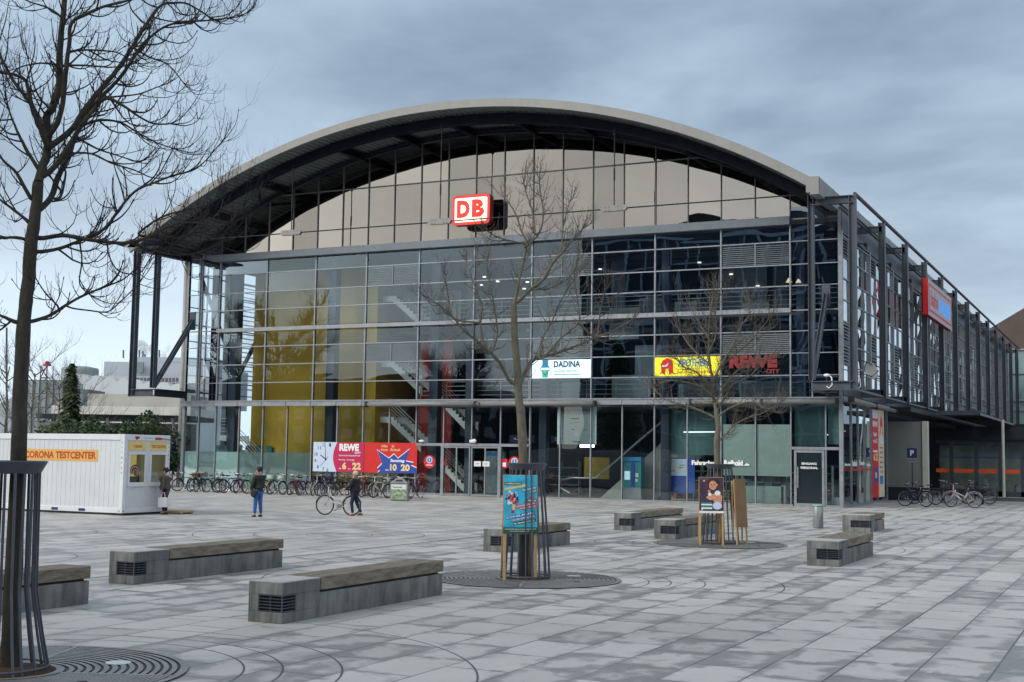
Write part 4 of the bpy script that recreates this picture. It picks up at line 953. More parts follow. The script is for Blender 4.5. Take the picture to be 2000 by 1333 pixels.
b.build('lattice', far_dark, t); b = MB(); b.box(-.3, .3, -.3, .3, 9.4, 9.6); b.lathe([(.22, 0), (.26, .2), (.12, .35)], (0, 0, 9.6), 8); b.build('head', mat('mast_red', (.35, .03, .04), .6), t)
q = at(13, 884, 120); b = MB(); b.tube([q, at(13, 640, 120)], .09, 6); tag(b.build('flagpole', far_dark), 'thin bare pole at the left edge behind the foreground trunk', 'pole')

# smoke above the factory
sm = bpy.data.materials.new('smoke'); sm.use_nodes = True; nt = sm.node_tree; nt.nodes.clear()
o = nt.nodes.new('ShaderNodeOutputMaterial'); v = nt.nodes.new('ShaderNodeVolumePrincipled'); tcx = nt.nodes.new('ShaderNodeTexCoord')
v.inputs['Color'].default_value = (.62, .64, .70, 1); nz = nnoise(nt, tcx.outputs['Object'], .25, 4)
nt.links.new(nmath(nt, 'MULTIPLY_ADD', nz, 1.6, -.62, True), v.inputs['Density']); nt.links.new(v.outputs[0], o.inputs[1])
b = MB()
for (u, v_, r) in ((272, 678, 1.9), (280, 688, 1.6), (266, 690, 1.5), (306, 684, 2.0), (318, 678, 1.8), (312, 692, 1.5)): q = at(u, v_, 262); b.blob(tuple(q), (r, r, r*.8), 8)
tag(b.build('smoke', sm), kind='stuff', label='grey puffs of smoke above the roof pipes of the distant block', cat='smoke')

# ------------------------------------------------------------ vegetation
bark1 = mat('bark_dark', (.026, .022, .021), .9, 0, .35, 14, (1, 1, .35), bump=.8, bscale=40, col2=(.060, .060, .046))
bark2 = mat('bark_grey', (.10, .095, .075), .9, 0, .3, 14, (1, 1, .35), bump=.8, bscale=40, col2=(.18, .165, .125))
twig1 = mat('twig_dark', (.025, .020, .024), .9, 0, .3, 8); twig2 = mat('twig_grey', (.11, .10, .085), .9, 0, .3, 8)
leafm = mat('evergreen_leaf', (.02, .05, .018), .7, 0, .4, 2, col2=(.05, .10, .035)); brown_sh = mat('brown_scrub', (.09, .07, .05), .9, 0, .3, 2)
LIMBS_ONE=[[(0.04,0,-0.11,0.0992),(0.04,0.0,0.41,0.0949),(0.04,0.0,1.26,0.0906),(0.03,0.0,2.07,0.0863),(0.02,0.0,2.79,0.082),(0.02,0.0,3.52,0.0778),(0.04,0.0,3.83,0.0735),(0.05,0.0,4.25,0.0692),(0.08,0.0,4.61,0.0649),(0.09,0.0,4.91,0.0606)],[(0.09,0.0,4.91,0.0579),(0.12,0.02,5.08,0.0549),(0.16,0.05,5.23,0.052),(0.16,0.07,5.4,0.049),(0.14,0.11,5.63,0.0461),(0.19,0.12,5.72,0.0431),(0.25,0.16,6.0,0.0401),(0.24,0.22,6.39,0.0372),(0.26,0.27,6.81,0.0343),(0.28,0.34,7.3,0.0313),(0.27,0.43,7.9,0.0284)],[(0.2,0.0,5.46,0.0358),(0.28,-0.07,5.66,0.0326),(0.3,-0.19,6.02,0.0292),(0.32,-0.28,6.3,0.026),(0.33,-0.35,6.51,0.0228),(0.48,-0.41,6.61,0.0197),(0.64,-0.47,6.69,0.0166),(0.84,-0.54,6.75,0.0136),(1.05,-0.62,6.83,0.0105)],[(0.2,0.0,5.31,0.0413),(0.4,0.1,5.53,0.0386),(0.54,0.2,5.81,0.0358),(0.71,0.3,6.09,0.033),(0.86,0.39,6.33,0.0301),(0.97,0.47,6.55,0.0272),(1.06,0.53,6.75,0.0242),(1.16,0.6,6.95,0.0212),(1.29,0.68,7.17,0.0181),(1.43,0.72,7.23,0.015),(1.6,0.78,7.26,0.0119),(1.86,0.87,7.17,0.0088)],[(0.18,0.0,5.02,0.0358),(0.27,-0.03,5.13,0.0327),(0.38,-0.08,5.33,0.0295),(0.49,-0.13,5.54,0.0264),(0.6,-0.17,5.7,0.0233),(0.71,-0.2,5.81,0.0202),(0.88,-0.24,5.74,0.0172),(1.03,-0.27,5.64,0.0141),(1.18,-0.31,5.57,0.0111),(1.35,-0.34,5.58,0.0081)],[(0.1,0.0,4.62,0.0386),(0.22,0.06,4.78,0.0362),(0.28,0.12,5.01,0.0338),(0.38,0.21,5.29,0.0315),(0.48,0.3,5.61,0.0291),(0.67,0.41,5.96,0.0267),(0.79,0.46,6.12,0.0242),(0.92,0.53,6.32,0.0217),(1.07,0.61,6.61,0.0192),(1.28,0.71,6.89,0.0166),(1.5,0.77,7.03,0.0141),(1.83,0.87,7.13,0.0115),(2.09,0.94,7.22,0.0088)],[(0.47,0.0,5.54,0.0165),(0.65,-0.09,5.6,0.0142),(0.85,-0.18,5.58,0.012),(1.04,-0.28,5.46,0.0097),(1.23,-0.38,5.35,0.0075),(1.37,-0.45,5.3,0.0053)],[(0.41,0.0,5.25,0.0138),(0.6,0.04,5.27,0.0122),(0.8,0.08,5.2,0.0105),(1.03,0.13,5.16,0.0089),(1.24,0.17,5.1,0.0073),(1.45,0.21,5.14,0.0056)],[(0.47,0.0,5.41,0.0138),(0.65,0.08,5.34,0.0111),(0.83,0.15,5.31,0.0084),(1.04,0.23,5.28,0.0056)],[(0.12,0.0,4.34,0.0276),(0.35,-0.04,4.38,0.0251),(0.59,-0.07,4.35,0.0226),(0.83,-0.11,4.33,0.0202),(1.0,-0.13,4.34,0.0177),(1.19,-0.17,4.41,0.0153),(1.43,-0.21,4.55,0.0129),(1.62,-0.24,4.58,0.0105),(1.82,-0.27,4.56,0.0081)],[(0.59,0.0,4.38,0.022),(0.75,-0.1,4.47,0.0198),(0.86,-0.21,4.63,0.0176),(1.01,-0.35,4.83,0.0154),(1.19,-0.46,4.92,0.0133),(1.37,-0.57,4.99,0.0112),(1.55,-0.68,5.04,0.0092),(1.66,-0.77,5.13,0.0072),(1.75,-0.86,5.25,0.0052)],[(0.12,0.0,4.2,0.0248),(0.31,0.05,4.25,0.0221),(0.45,0.09,4.32,0.0194),(0.6,0.13,4.4,0.0167)],[(0.07,0.0,3.48,0.022),(0.27,0.02,3.56,0.0193),(0.41,0.04,3.67,0.0166),(0.59,0.06,3.79,0.0138),(0.79,0.08,3.89,0.0111),(0.98,0.1,3.99,0.0083),(1.12,0.12,4.14,0.0056)],[(0.48,0.0,3.64,0.011),(0.64,-0.06,3.62,0.0096),(0.81,-0.12,3.61,0.0082),(0.92,-0.17,3.7,0.0068),(1.1,-0.27,3.9,0.0054)],[(0.33,0,3.66,0.011),(0.21,0.0,3.78,0.0083),(0.11,0.0,3.93,0.0055)],[(0.1,0.0,5.04,0.0248),(-0.02,0.03,5.22,0.0207),(-0.1,0.06,5.37,0.0166),(-0.17,0.08,5.52,0.0125),(-0.23,0.1,5.67,0.0083)],[(0.16,0.0,5.3,0.0358),(0.06,-0.07,5.51,0.0311),(-0.02,-0.14,5.69,0.0264),(-0.07,-0.21,5.89,0.0217),(-0.19,-0.25,5.94,0.0171),(-0.31,-0.28,5.94,0.0126),(-0.45,-0.34,6.03,0.0081)],[(0.1,0.0,5.53,0.0248),(-0.02,0.08,5.74,0.0208),(-0.19,0.17,5.98,0.0167),(-0.33,0.27,6.25,0.0126),(-0.46,0.39,6.61,0.0085)],[(0.03,0.0,4.74,0.0248),(-0.12,-0.06,4.98,0.0192),(-0.25,-0.09,5.09,0.0137),(-0.39,-0.14,5.29,0.0082)],[(-0.01,0.0,4.52,0.022),(-0.13,0.05,4.62,0.0175),(-0.25,0.09,4.71,0.0129),(-0.4,0.15,4.85,0.0084)],[(-0.02,0.0,4.32,0.022),(-0.14,-0.05,4.32,0.0174),(-0.23,-0.09,4.3,0.0128),(-0.41,-0.18,4.36,0.0082)],[(-0.05,0.0,3.47,0.0276),(-0.15,0.02,3.51,0.0212),(-0.24,0.04,3.56,0.0147),(-0.42,0.1,3.78,0.0083)],[(0.24,0.0,6.66,0.0138),(0.1,0.06,6.77,0.0111),(-0.07,0.13,6.83,0.0083),(-0.21,0.19,6.9,0.0056)],[(0.3,0.0,6.16,0.0138),(0.46,-0.02,6.18,0.0117),(0.63,-0.05,6.18,0.0096),(0.75,-0.07,6.18,0.0075),(0.92,-0.1,6.22,0.0055)],[(0.25,0.0,6.16,0.0138),(0.06,-0.1,6.13,0.0109),(-0.13,-0.19,6.04,0.0082),(-0.21,-0.26,5.94,0.0054)],[(0.32,0.0,6.29,0.0138),(0.46,0.04,6.36,0.0117),(0.71,0.1,6.4,0.0097),(0.83,0.13,6.4,0.0076),(0.99,0.17,6.34,0.0056)],[(0.17,0.0,5.69,0.0138),(0.07,0.01,5.79,0.011),(-0.0,0.03,5.94,0.0083),(-0.04,0.05,6.12,0.0055)],[(0.65,0.0,5.85,0.0138),(0.82,-0.06,5.88,0.011),(1.03,-0.14,5.91,0.0082),(1.22,-0.22,5.99,0.0054)],[(0.94,0,6.44,0.0138),(1.13,0.0,6.36,0.011),(1.33,0.0,6.3,0.0083),(1.49,0.0,6.13,0.0055)],[(0.31,0.0,4.78,0.0165),(0.35,0.04,5.05,0.0111),(0.29,0.06,5.18,0.0055)],[(1.2,0.0,4.44,0.0138),(1.4,-0.06,4.44,0.0121),(1.64,-0.14,4.38,0.0104),(1.83,-0.2,4.45,0.0087),(1.99,-0.28,4.61,0.007),(2.12,-0.34,4.77,0.0054)],[(1.1,0.0,4.46,0.0138),(1.33,0.1,4.67,0.0118),(1.62,0.21,4.8,0.0098),(1.86,0.29,4.89,0.0077),(1.94,0.34,5.01,0.0056)],[(1.01,0.0,4.36,0.0138),(1.2,-0.04,4.3,0.0117),(1.45,-0.09,4.25,0.0096),(1.69,-0.14,4.28,0.0075),(1.94,-0.2,4.41,0.0054)],[(1.3,0.0,4.51,0.0138),(1.51,0.07,4.45,0.0118),(1.72,0.14,4.58,0.0097),(1.93,0.22,4.77,0.0077),(1.99,0.26,4.92,0.0056)],[(0.78,0.0,4.38,0.011),(0.81,-0.08,4.19,0.0096),(0.91,-0.16,4.03,0.0082),(1.1,-0.25,4.01,0.0068),(1.18,-0.33,4.13,0.0054)],[(0.52,0.0,4.36,0.011),(0.55,0.05,4.14,0.0092),(0.54,0.09,3.91,0.0074),(0.65,0.12,3.8,0.0056)]]
LIMBS_TWO=[[(0.09,0,-0.0,0.0981),(0.02,0.0,1.19,0.0922),(-0.01,0.0,2.11,0.0864),(-0.07,0.0,2.94,0.0806),(-0.11,0.0,3.23,0.0747),(-0.15,0.0,3.83,0.0689),(-0.2,0.0,4.32,0.063),(-0.22,0.0,4.71,0.0572),(-0.23,0.0,5.03,0.0514)],[(-0.21,0.0,5.04,0.0327),(-0.14,0.12,5.46,0.0282),(-0.02,0.31,6.11,0.0237),(-0.13,0.41,6.46,0.019),(-0.24,0.5,6.77,0.0143),(-0.43,0.61,7.08,0.0096)],[(-0.15,0.0,5.04,0.042),(0.07,-0.09,5.24,0.0364),(0.31,-0.18,5.43,0.0309),(0.46,-0.28,5.7,0.0254),(0.65,-0.37,5.91,0.0199),(0.85,-0.47,6.15,0.0145),(1.0,-0.54,6.3,0.0091)],[(-0.02,0.0,6.06,0.0233),(0.22,0.07,6.32,0.0199),(0.29,0.14,6.7,0.0164),(0.23,0.23,7.13,0.013),(0.2,0.28,7.39,0.0094)],[(-0.02,0.0,6.1,0.0187),(-0.22,-0.1,6.12,0.0155),(-0.54,-0.27,6.17,0.0123),(-0.74,-0.39,6.27,0.0092)],[(0.47,0.0,5.74,0.0187),(0.63,0.15,6.01,0.0157),(0.67,0.37,6.5,0.0126),(0.79,0.61,7.01,0.0096)],[(-0.09,0.0,3.51,0.042),(0.05,0.12,3.84,0.0376),(0.21,0.2,4.01,0.033),(0.49,0.3,4.09,0.0284),(0.9,0.45,4.25,0.0238),(1.32,0.6,4.45,0.0192),(1.61,0.71,4.57,0.0144),(1.99,0.85,4.8,0.0097)],[(0.37,0.0,4.04,0.0233),(0.64,-0.13,4.36,0.0204),(0.95,-0.26,4.63,0.0176),(0.94,-0.35,4.94,0.0147),(0.85,-0.53,5.47,0.0119),(0.92,-0.65,5.85,0.0091)],[(0.25,0.0,4.0,0.0187),(0.33,0.25,4.43,0.0165),(0.49,0.44,4.73,0.0143),(0.65,0.68,5.14,0.012),(0.91,0.96,5.6,0.0097)],[(-0.15,0.0,3.49,0.0374),(-0.31,-0.07,3.59,0.0333),(-0.47,-0.19,3.89,0.0291),(-0.75,-0.33,4.16,0.025),(-1.1,-0.49,4.42,0.0209),(-1.29,-0.6,4.64,0.0169),(-1.49,-0.7,4.82,0.0129),(-1.72,-0.8,4.96,0.009)],[(-0.76,0.0,4.19,0.0187),(-0.85,0.14,4.64,0.0164),(-0.82,0.23,4.98,0.0141),(-0.99,0.36,5.4,0.0119),(-1.13,0.49,5.83,0.0095)],[(-0.63,0.0,4.07,0.0187),(-0.52,-0.08,4.46,0.0163),(-0.61,-0.2,5.01,0.0139),(-0.69,-0.28,5.4,0.0115),(-0.73,-0.35,5.71,0.0092)],[(0.11,0.0,5.25,0.014),(0.39,0.11,5.29,0.0125),(0.64,0.22,5.41,0.011),(0.84,0.32,5.59,0.0095)],[(-1.33,0,4.7,0.0187),(-1.42,0.0,5.02,0.014),(-1.51,0.0,5.51,0.0093)],[(0.14,0.0,6.31,0.0187),(0.09,0.11,6.7,0.0156),(-0.04,0.24,7.13,0.0126),(-0.08,0.29,7.31,0.0095)],[(1.28,0.0,4.4,0.0187),(1.35,-0.15,4.88,0.0139),(1.42,-0.25,5.19,0.0092)]]
LIMBS_THREE=[[(0.01,0,-0.01,0.0955),(-0.03,0.0,1.35,0.0887),(-0.07,0.0,2.15,0.0819),(-0.09,0.0,2.68,0.0751),(-0.05,0.0,3.03,0.0682),(-0.1,0.0,3.49,0.0614)],[(-0.1,0.0,3.44,0.0546),(-0.18,0.04,3.85,0.0478),(-0.2,0.08,4.27,0.041),(-0.26,0.13,4.69,0.0342),(-0.31,0.19,5.33,0.0274),(-0.27,0.25,5.96,0.0206),(-0.19,0.32,6.61,0.0138)],[(-0.1,0.0,3.44,0.0341),(0.15,0.24,3.87,0.0295),(0.31,0.41,4.17,0.0249),(0.56,0.55,4.3,0.0201),(0.9,0.74,4.53,0.0153),(1.07,0.96,4.97,0.0105)],[(-0.06,0.0,3.31,0.0341),(0.23,-0.14,3.52,0.0292),(0.51,-0.27,3.64,0.0244),(0.87,-0.41,3.68,0.0195),(1.18,-0.56,3.51,0.0148),(1.42,-0.66,3.59,0.01)],[(-0.08,0.0,3.27,0.0341),(-0.43,0.13,3.44,0.0295),(-0.76,0.26,3.57,0.0247),(-1.18,0.41,3.69,0.02),(-1.52,0.53,3.82,0.0152),(-1.74,0.65,4.08,0.0104)],[(-0.18,0.0,4.06,0.0273),(-0.59,-0.29,4.45,0.0214),(-0.95,-0.5,4.6,0.0157),(-1.11,-0.65,4.84,0.01)],[(-0.06,0.0,2.65,0.0341),(0.15,0.06,2.86,0.0294),(0.39,0.13,3.12,0.0247),(0.8,0.22,3.33,0.0199),(1.09,0.28,3.42,0.0151),(1.38,0.34,3.59,0.0103)],[(-0.26,0.0,4.68,0.0273),(-0.6,0.22,4.99,0.0217),(-0.9,0.44,5.35,0.0161),(-1.11,0.64,5.71,0.0104)],[(-0.18,0.0,4.27,0.0341),(0.15,-0.21,4.88,0.0292),(0.39,-0.36,5.28,0.0243),(0.55,-0.49,5.68,0.0195),(0.75,-0.59,5.91,0.0148),(0.75,-0.69,6.23,0.01)],[(-0.26,0.0,5.1,0.0205),(-0.1,0.18,5.54,0.0171),(-0.14,0.43,6.2,0.0138),(-0.06,0.6,6.64,0.0104)],[(0.02,0.0,4.64,0.0273),(0.55,-0.35,5.07,0.0214),(0.95,-0.64,5.46,0.0156),(1.26,-0.91,5.84,0.01)],[(-0.1,0.0,3.73,0.0273),(-0.43,-0.14,4.05,0.0229),(-0.87,-0.28,4.2,0.0186),(-1.36,-0.43,4.23,0.0143),(-1.64,-0.53,4.1,0.0101)],[(-0.1,0.0,3.65,0.0273),(0.07,0.13,4.07,0.0231),(0.48,0.33,4.58,0.0189),(0.98,0.49,4.85,0.0147),(1.39,0.62,4.94,0.0104)],[(-0.26,0,5.31,0.0205),(-0.51,0.0,5.73,0.0154),(-0.76,0.0,6.15,0.0102)]]
def rotv(v, axis, a): return Matrix.Rotation(a, 3, axis) @ v
def twig(b, p, d, ln, r, rnd, lev, upturn=.8):
    n = 6 if ln > .2 else 4; pts = [p.copy()]; dd = d.copy(); rad = [r]
    for i in range(n):
        dd = (dd+Vector((rnd.uniform(-.17, .17), rnd.uniform(-.17, .17), rnd.uniform(-.12, .12)+upturn*(i/n)*.8))).normalized()
        p = p+dd*ln/n; pts.append(p.copy()); rad.append(r*(1-.55*(i+1)/n))
    b.tube(pts, rad, 4 if r > .008 else 3, False)
    e = pts[-1]; b.tube([e, e+dd*max(.03, r*3)], [rad[-1]*1.9, rad[-1]*.9], 4)       # bud
    if lev > 0:
        k = rnd.choice((2, 3, 3))
        for j in range(k):
            i = rnd.randint(1, n); ax = Vector((rnd.uniform(-1, 1), rnd.uniform(-1, 1), rnd.uniform(-.4, .4))).normalized()
            nd = rotv(dd, ax, rnd.choice((-1, 1))*rnd.uniform(.5, 1.15)); nd.z -= .3; nd.normalize()
            twig(b, pts[i], nd, ln*rnd.uniform(.5, .8), rad[i]*.72, rnd, lev-1, upturn+.1)
def branchy_tree(name, loc, limbs, label, tm, wm, seed, tl=.55, dens=1.0, tr=.008, view=None, group=None, lev=2):
    rnd = random.Random(seed); root = empty(name, (loc[0], loc[1], 0), 0, label, 'tree', group)
    fw = Vector((loc[0]-CP.x, loc[1]-CP.y, 0)).normalized() if view is None else view; rt = Vector((fw.y, -fw.x, 0))
    tb = MB(); lb = MB(); tw = MB(); skel = []
    for li, limb in enumerate(limbs):
        P = [rt*u+fw*d+Vector((0, 0, z)) for u, d, z, r in limb]; R_ = [max(r*(.9 if seed == 5 else 1), .006) for *_, r in limb]
        if li and skel:
            q_ = min(skel, key=lambda e: (e-P[0]).length)
            if .01 < (q_-P[0]).length < .6: P.insert(0, q_); R_.insert(0, R_[0]*1.15)
        # smooth the polyline
        pts, rad = [P[0]], [R_[0]]
        for i in range(len(P)-1):
            p0 = P[max(i-1, 0)]; p1 = P[i]; p2 = P[i+1]; p3 = P[min(i+2, len(P)-1)]
            for s in (.25, .5, .75, 1.0):
                q = .5*((2*p1)+(p2-p0)*s+(2*p0-5*p1+4*p2-p3)*s*s+(-p0+3*p1-3*p2+p3)*s**3)
                jit = .12*R_[i] if li else .05*R_[i]
                pts.append(q+Vector((rnd.uniform(-jit, jit), rnd.uniform(-jit, jit), 0))); rad.append((R_[i]*(1-s)+R_[i+1]*s)*rnd.uniform(.94, 1.06))
        skel += pts[::2]
        (tb if li == 0 else lb).tube(pts, rad, 10 if li == 0 else 6)
        if li == 0: continue
        tot = sum((pts[i+1]-pts[i]).length for i in range(len(pts)-1)); acc = 0; step = .17/dens; nxt = step*rnd.uniform(1, 2.5) if tot > .6 else step
        for i in range(len(pts)-1):
            sl = (pts[i+1]-pts[i]).length; acc += sl
            while acc > nxt:
                nxt += step*rnd.uniform(.5, 1.5); fr = nxt/tot
                d = (pts[i+1]-pts[i]).normalized(); ax = Vector((rnd.uniform(-1, 1), rnd.uniform(-1, 1), rnd.uniform(-.6, .6))).normalized()
                nd = rotv(d, ax, rnd.choice((-1, 1))*rnd.uniform(.55, 1.25)); nd.z += rnd.uniform(-.45, .1); nd.normalize()
                twig(tw, pts[i+1], nd, tl*rnd.uniform(.45, 1.25), min(tr, rad[i]*.8)*rnd.uniform(.8, 1.1), rnd, lev if rnd.random() < .5 else lev-1)
        d = (pts[-1]-pts[-2]).normalized()
        for _ in range(3): twig(tw, pts[-1], (d+Vector((rnd.uniform(-.5, .5), rnd.uniform(-.5, .5), rnd.uniform(-.2, .5)))).normalized(), tl*rnd.uniform(.6, 1.1), min(tr, rad[-1]), rnd, lev)
    tb.build('trunk', tm, root, True); lb.build('limbs', tm, root, True); tw.build('twigs', wm, root)
    return root
branchy_tree('bare_tree', (5.15, -52.72), LIMBS_ONE, 'large bare tree with a dark mossy trunk at the left edge of the square', bark1, twig1, 5, tl=.47, dens=1.3, tr=.0108)
branchy_tree('bare_tree', (5.19, -40.95), LIMBS_TWO, 'bare young tree in front of the entrance with the blue poster stand at its foot', bark2, twig2, 11, tl=.42, dens=1.7, tr=.009)
branchy_tree('bare_tree', (5.33, -29.3), LIMBS_THREE, 'small dense bare tree in front of the driving school windows', bark2, twig2, 17, tl=.55, dens=2.4, tr=.009)
# generic bare tree for the background and the far side of the square
def rand_limbs(seed, h, r):
    rnd = random.Random(seed); L0 = [(rnd.uniform(-.02, .02)*h*k/6, rnd.uniform(-.02, .02)*h*k/6, h*.75*k/6, r*(1-.11*k)) for k in range(7)]; out = [L0]
    for i in range(int(12)):
        k = rnd.uniform(1.6, 6); a = rnd.uniform(0, 2*pi); z = h*.75*k/6; ln = h*(.40-.035*k)*rnd.uniform(.7, 1.15)
        u0 = L0[min(6, int(k))][0]; pts = []
        for j in range(5):
            s = j/4; pts.append((u0+cos(a)*ln*s*.9, sin(a)*ln*s*.9, z+ln*(s*.55+s*s*.45), r*.42*(1-.75*s)))
        out.append(pts)
        for _ in range(2):
            s0 = rnd.choice((1, 2, 3)); b0 = pts[s0]; a2 = a+rnd.uniform(-1.1, 1.1); l2 = ln*.5
            out.append([(b0[0]+cos(a2)*l2*s, b0[1]+sin(a2)*l2*s, b0[2]+l2*s*.8, r*.18*(1-.6*s)) for s in (0, .33, .66, 1)])
    return out
for k, (u, d, h, r, lab) in enumerate(((60, 84, 9.5, .10, 'leafless grey tree just right of the foreground trunk, behind the container'), (108, 90, 9.0, .09, 'leafless tree in front of the conifer behind the container'), (150, 92, 8.8, .08, 'slender leafless tree right of the conifer'), (338, 96, 5.2, .07, 'pale leafless shrub tree between the container and the hall'), (8, 95, 11, .12, 'leafless tree at the far left edge'))):
    q = at(u, 884, d); branchy_tree('background_tree', (q.x, q.y), rand_limbs(31+k, h, r), lab, bark2, twig2, 50+k, tl=1.1, dens=.25, tr=.022, group='leafless trees behind the container', lev=1)
# trees across the square, behind the camera side, seen mirrored in the facade
for k, (x, y, h, lab) in enumerate(((-62, -42, 21, 'tall bare tree west of the square whose mirror image fills the left bays'), (-50, -58, 15, 'smaller bare tree west of the square, mirrored beside the tall one'))):
    branchy_tree('square_tree', (x, y), rand_limbs(71+k, h, .45*h/21), lab, bark1, twig1, 80+k, tl=1.7, dens=.8, tr=.055, group='bare trees across the square', lev=2)
def conifer(name, loc, h, r, label, seed, group=None):
    rnd = random.Random(seed); root = empty(name, tuple(loc), 0, label, 'conifer', group)
    b = MB(); b.tube([(0, 0, 0), (0, 0, h*.98)], [r*.1, .03], 7); b.build('trunk', bark1, root)
    b = MB()
    for k in range(int(1500)):
        t_ = rnd.random()**.8; z = h*(.06+.92*t_); rr = r*(1-t_)**.8*rnd.uniform(.35, 1.1); a = rnd.uniform(0, 2*pi)
        c = Vector((cos(a)*rr, sin(a)*rr, z-rr*.25)); s = h*.035*rnd.uniform(.6, 1.4)
        u = Vector((cos(a), sin(a), -.45)).normalized()*s; v = Vector((-sin(a), cos(a), rnd.uniform(-.4, .4)))*s*.55
        b.add([c-v, c+u*1.3, c+v, c-u*.6], [(0, 1, 2, 3)])
    b.build('crown', leafm, root)
q = at(133, 884, 88); conifer('conifer', (q.x, q.y, 0), 8.2, 1.25, 'narrow dark conifer behind the white container', 3)
for k, (x, y, h) in enumerate(((-33, -62, 14),)): conifer('conifer', (x, y, 0), h, 3.0, 'dark conifer across the square, mirrored in the middle of the facade', 9+k)
def bush(loc, r, h, label, m_, seed, group, n=2600):
    h *= 1.12
    rnd = random.Random(seed); root = empty('bush', tuple(loc), 0, label, 'bush', group); b = MB()
    for k in range(7): a = rnd.uniform(0, 6.28); b.tube([(0, 0, 0), (cos(a)*r*.5, sin(a)*r*.5, h*.6), (cos(a)*r*.8, sin(a)*r*.8, h*.85)], [.05, .03, .01], 4)
    b.build('stems', bark1, root); b = MB(); lob = [(rnd.uniform(-.6, .6)*r, rnd.uniform(-.6, .6)*r, h*rnd.uniform(.3, .75), rnd.uniform(.35, .6)*r) for _ in range(9)]
    for k in range(n):
        L0 = rnd.choice(lob); v = Vector((rnd.gauss(0, 1), rnd.gauss(0, 1), rnd.gauss(0, 1))).normalized()*L0[3]*rnd.uniform(.5, 1.1)
        c = Vector(L0[:3])+v; c.z = max(.05, c.z); s = rnd.uniform(.07, .16)
        u = Vector((rnd.uniform(-1, 1), rnd.uniform(-1, 1), rnd.uniform(-1, 1))).normalized(); w_ = u.orthogonal().normalized()*s*.6; u = u*s
        b.add([c-u, c+w_, c+u, c-w_], [(0, 1, 2, 3)])
    b.build('foliage', m_, root)
for k, (u, d, r, h, mm, lab) in enumerate(((95, 78, 1.8, 2.9, brown_sh, 'brown leafless bush at the left end of the hedge'), (128, 80, 2.0, 3.9, leafm, 'green bush below the conifer'), (165, 79, 2.0, 4.3, leafm, 'broad green bush in the left half of the hedge'), (195, 82, 1.7, 4.0, leafm, 'dark green bush in the middle of the hedge'), (222, 78, 1.5, 3.2, brown_sh, 'brownish bush between two green ones'), (252, 80, 1.8, 3.9, leafm, 'low dark green bush right of the brownish one'), (285, 79, 1.7, 4.6, leafm, 'tallest green bush near the right end of the hedge'), (316, 80, 1.6, 3.4, leafm, 'last green bush at the right end of the hedge'))):
    q = at(u, 884, d); bush((q.x, q.y, 0), r, h, lab, mm, 100+k, 'bushes behind the container')
# office block behind the square (seen as a reflection)
t = empty('office_block', (0, 0, 0), 0, 'dark office block across the square, seen mirrored in the right half of the facade', 'building')
b = MB(); b.box(-50, 60, -112, -92, 0, 31.0); b.build('wall', mat('dark_clad', (.022, .032, .055), .6, 0, .2, .3), t)
b = MB(); 
for k in range(44): b.box(-49+k*2.5, -48.75+k*2.5, -91.95, -91.8, 2, 29.5)
for z in (1.5, 5, 8.5, 12, 15.5, 19, 22.5, 26, 29.6): b.box(-50, 60, -91.98, -91.85, z, z+.35)
b.build('facade_grid', mat('pale_grid', (.45, .5, .55), .6), t)
b = MB()
for k in range(43):
    for z in (6, 13, 20):
        if (k*7+int(z)) % 5 == 0: b.box(-48.6+k*2.5, -46.6+k*2.5, -91.99, -91.97, z, z+1.6)
b.build('blind', mat('far_blind', (.3, .34, .36), .8), t)
b = MB(); b.prism([(-42, 30.5), (-40, 32.5), (-34, 33.6), (-27, 32.2), (-22, 30.5)], -106, -94); b.prism([(-16, 30.5), (-10, 33), (2, 34), (10, 30.5)], -106, -94); b.build('roof', steel_d, t)

t = empty('town_block', (0, 0, 0), 0, 'low dark terrace of buildings west of the square, mirrored in the lower left bays', 'building')
b = MB(); b.box(-190, -56, -100, -84, 0, 9.0); b.build('wall', mat('terrace_wall', (.05, .05, .052), .8, 0, .3, .1), t)
b = MB(); b.prism([(-190, 9.0), (-178, 12.5), (-70, 12.5), (-56, 9.0)], -99, -85); b.build('roof', mat('terrace_roof', (.03, .026, .028), .8, 0, .3, .2), t)
b = MB()
for k in range(40):
    for z in (1.2, 4.0, 6.6): b.box(-188+k*3.3, -186.6+k*3.3, -84, -83.95, z, z+1.5)
b.build('window', far_light, t)
guard_m = mat('guard_steel', (.075, .088, .12), .42, .3, .2, 3)
# ------------------------------------------------------------ benches
wood = mat('weathered_wood', (.10, .082, .066), .85, 0, .3, 2.2, (9, 1.1, 6), bump=.8, bscale=12, col2=(.30, .265, .205))
def stained_concrete():
    m, nt, b, oc, o = newmat('stained_concrete'); L = nt.links.new
    n1 = nnoise(nt, nmap(nt, oc, (6, 3.2, .5)), 1.1, 6, .65, .3); n2 = nnoise(nt, oc, 1.3, 5, .6); n3 = nnoise(nt, oc, 60, 4, .7)
    f = nmath(nt, 'MULTIPLY_ADD', nmath(nt, 'ADD', nmath(nt, 'MULTIPLY', n1, .6), nmath(nt, 'MULTIPLY', n2, .5)), 4.5, -1.95, True)
    c = nmix(nt, f, (.075, .083, .08), (.235, .252, .248)); g = nmath(nt, 'MULTIPLY_ADD', n3, .5, .75)
    gv = nt.nodes.new('ShaderNodeCombineColor'); [L(g, gv.inputs[i]) for i in range(3)]
    L(nmix(nt, 1, c, gv.outputs[0], 'MULTIPLY'), b.inputs['Base Color']); b.inputs['Roughness'].default_value = .8
    bn = nt.nodes.new('ShaderNodeBump'); bn.inputs['Strength'].default_value = .3; bn.inputs['Distance'].default_value = .01; L(n3, bn.inputs['Height']); L(bn.outputs[0], b.inputs['Normal'])
    return m
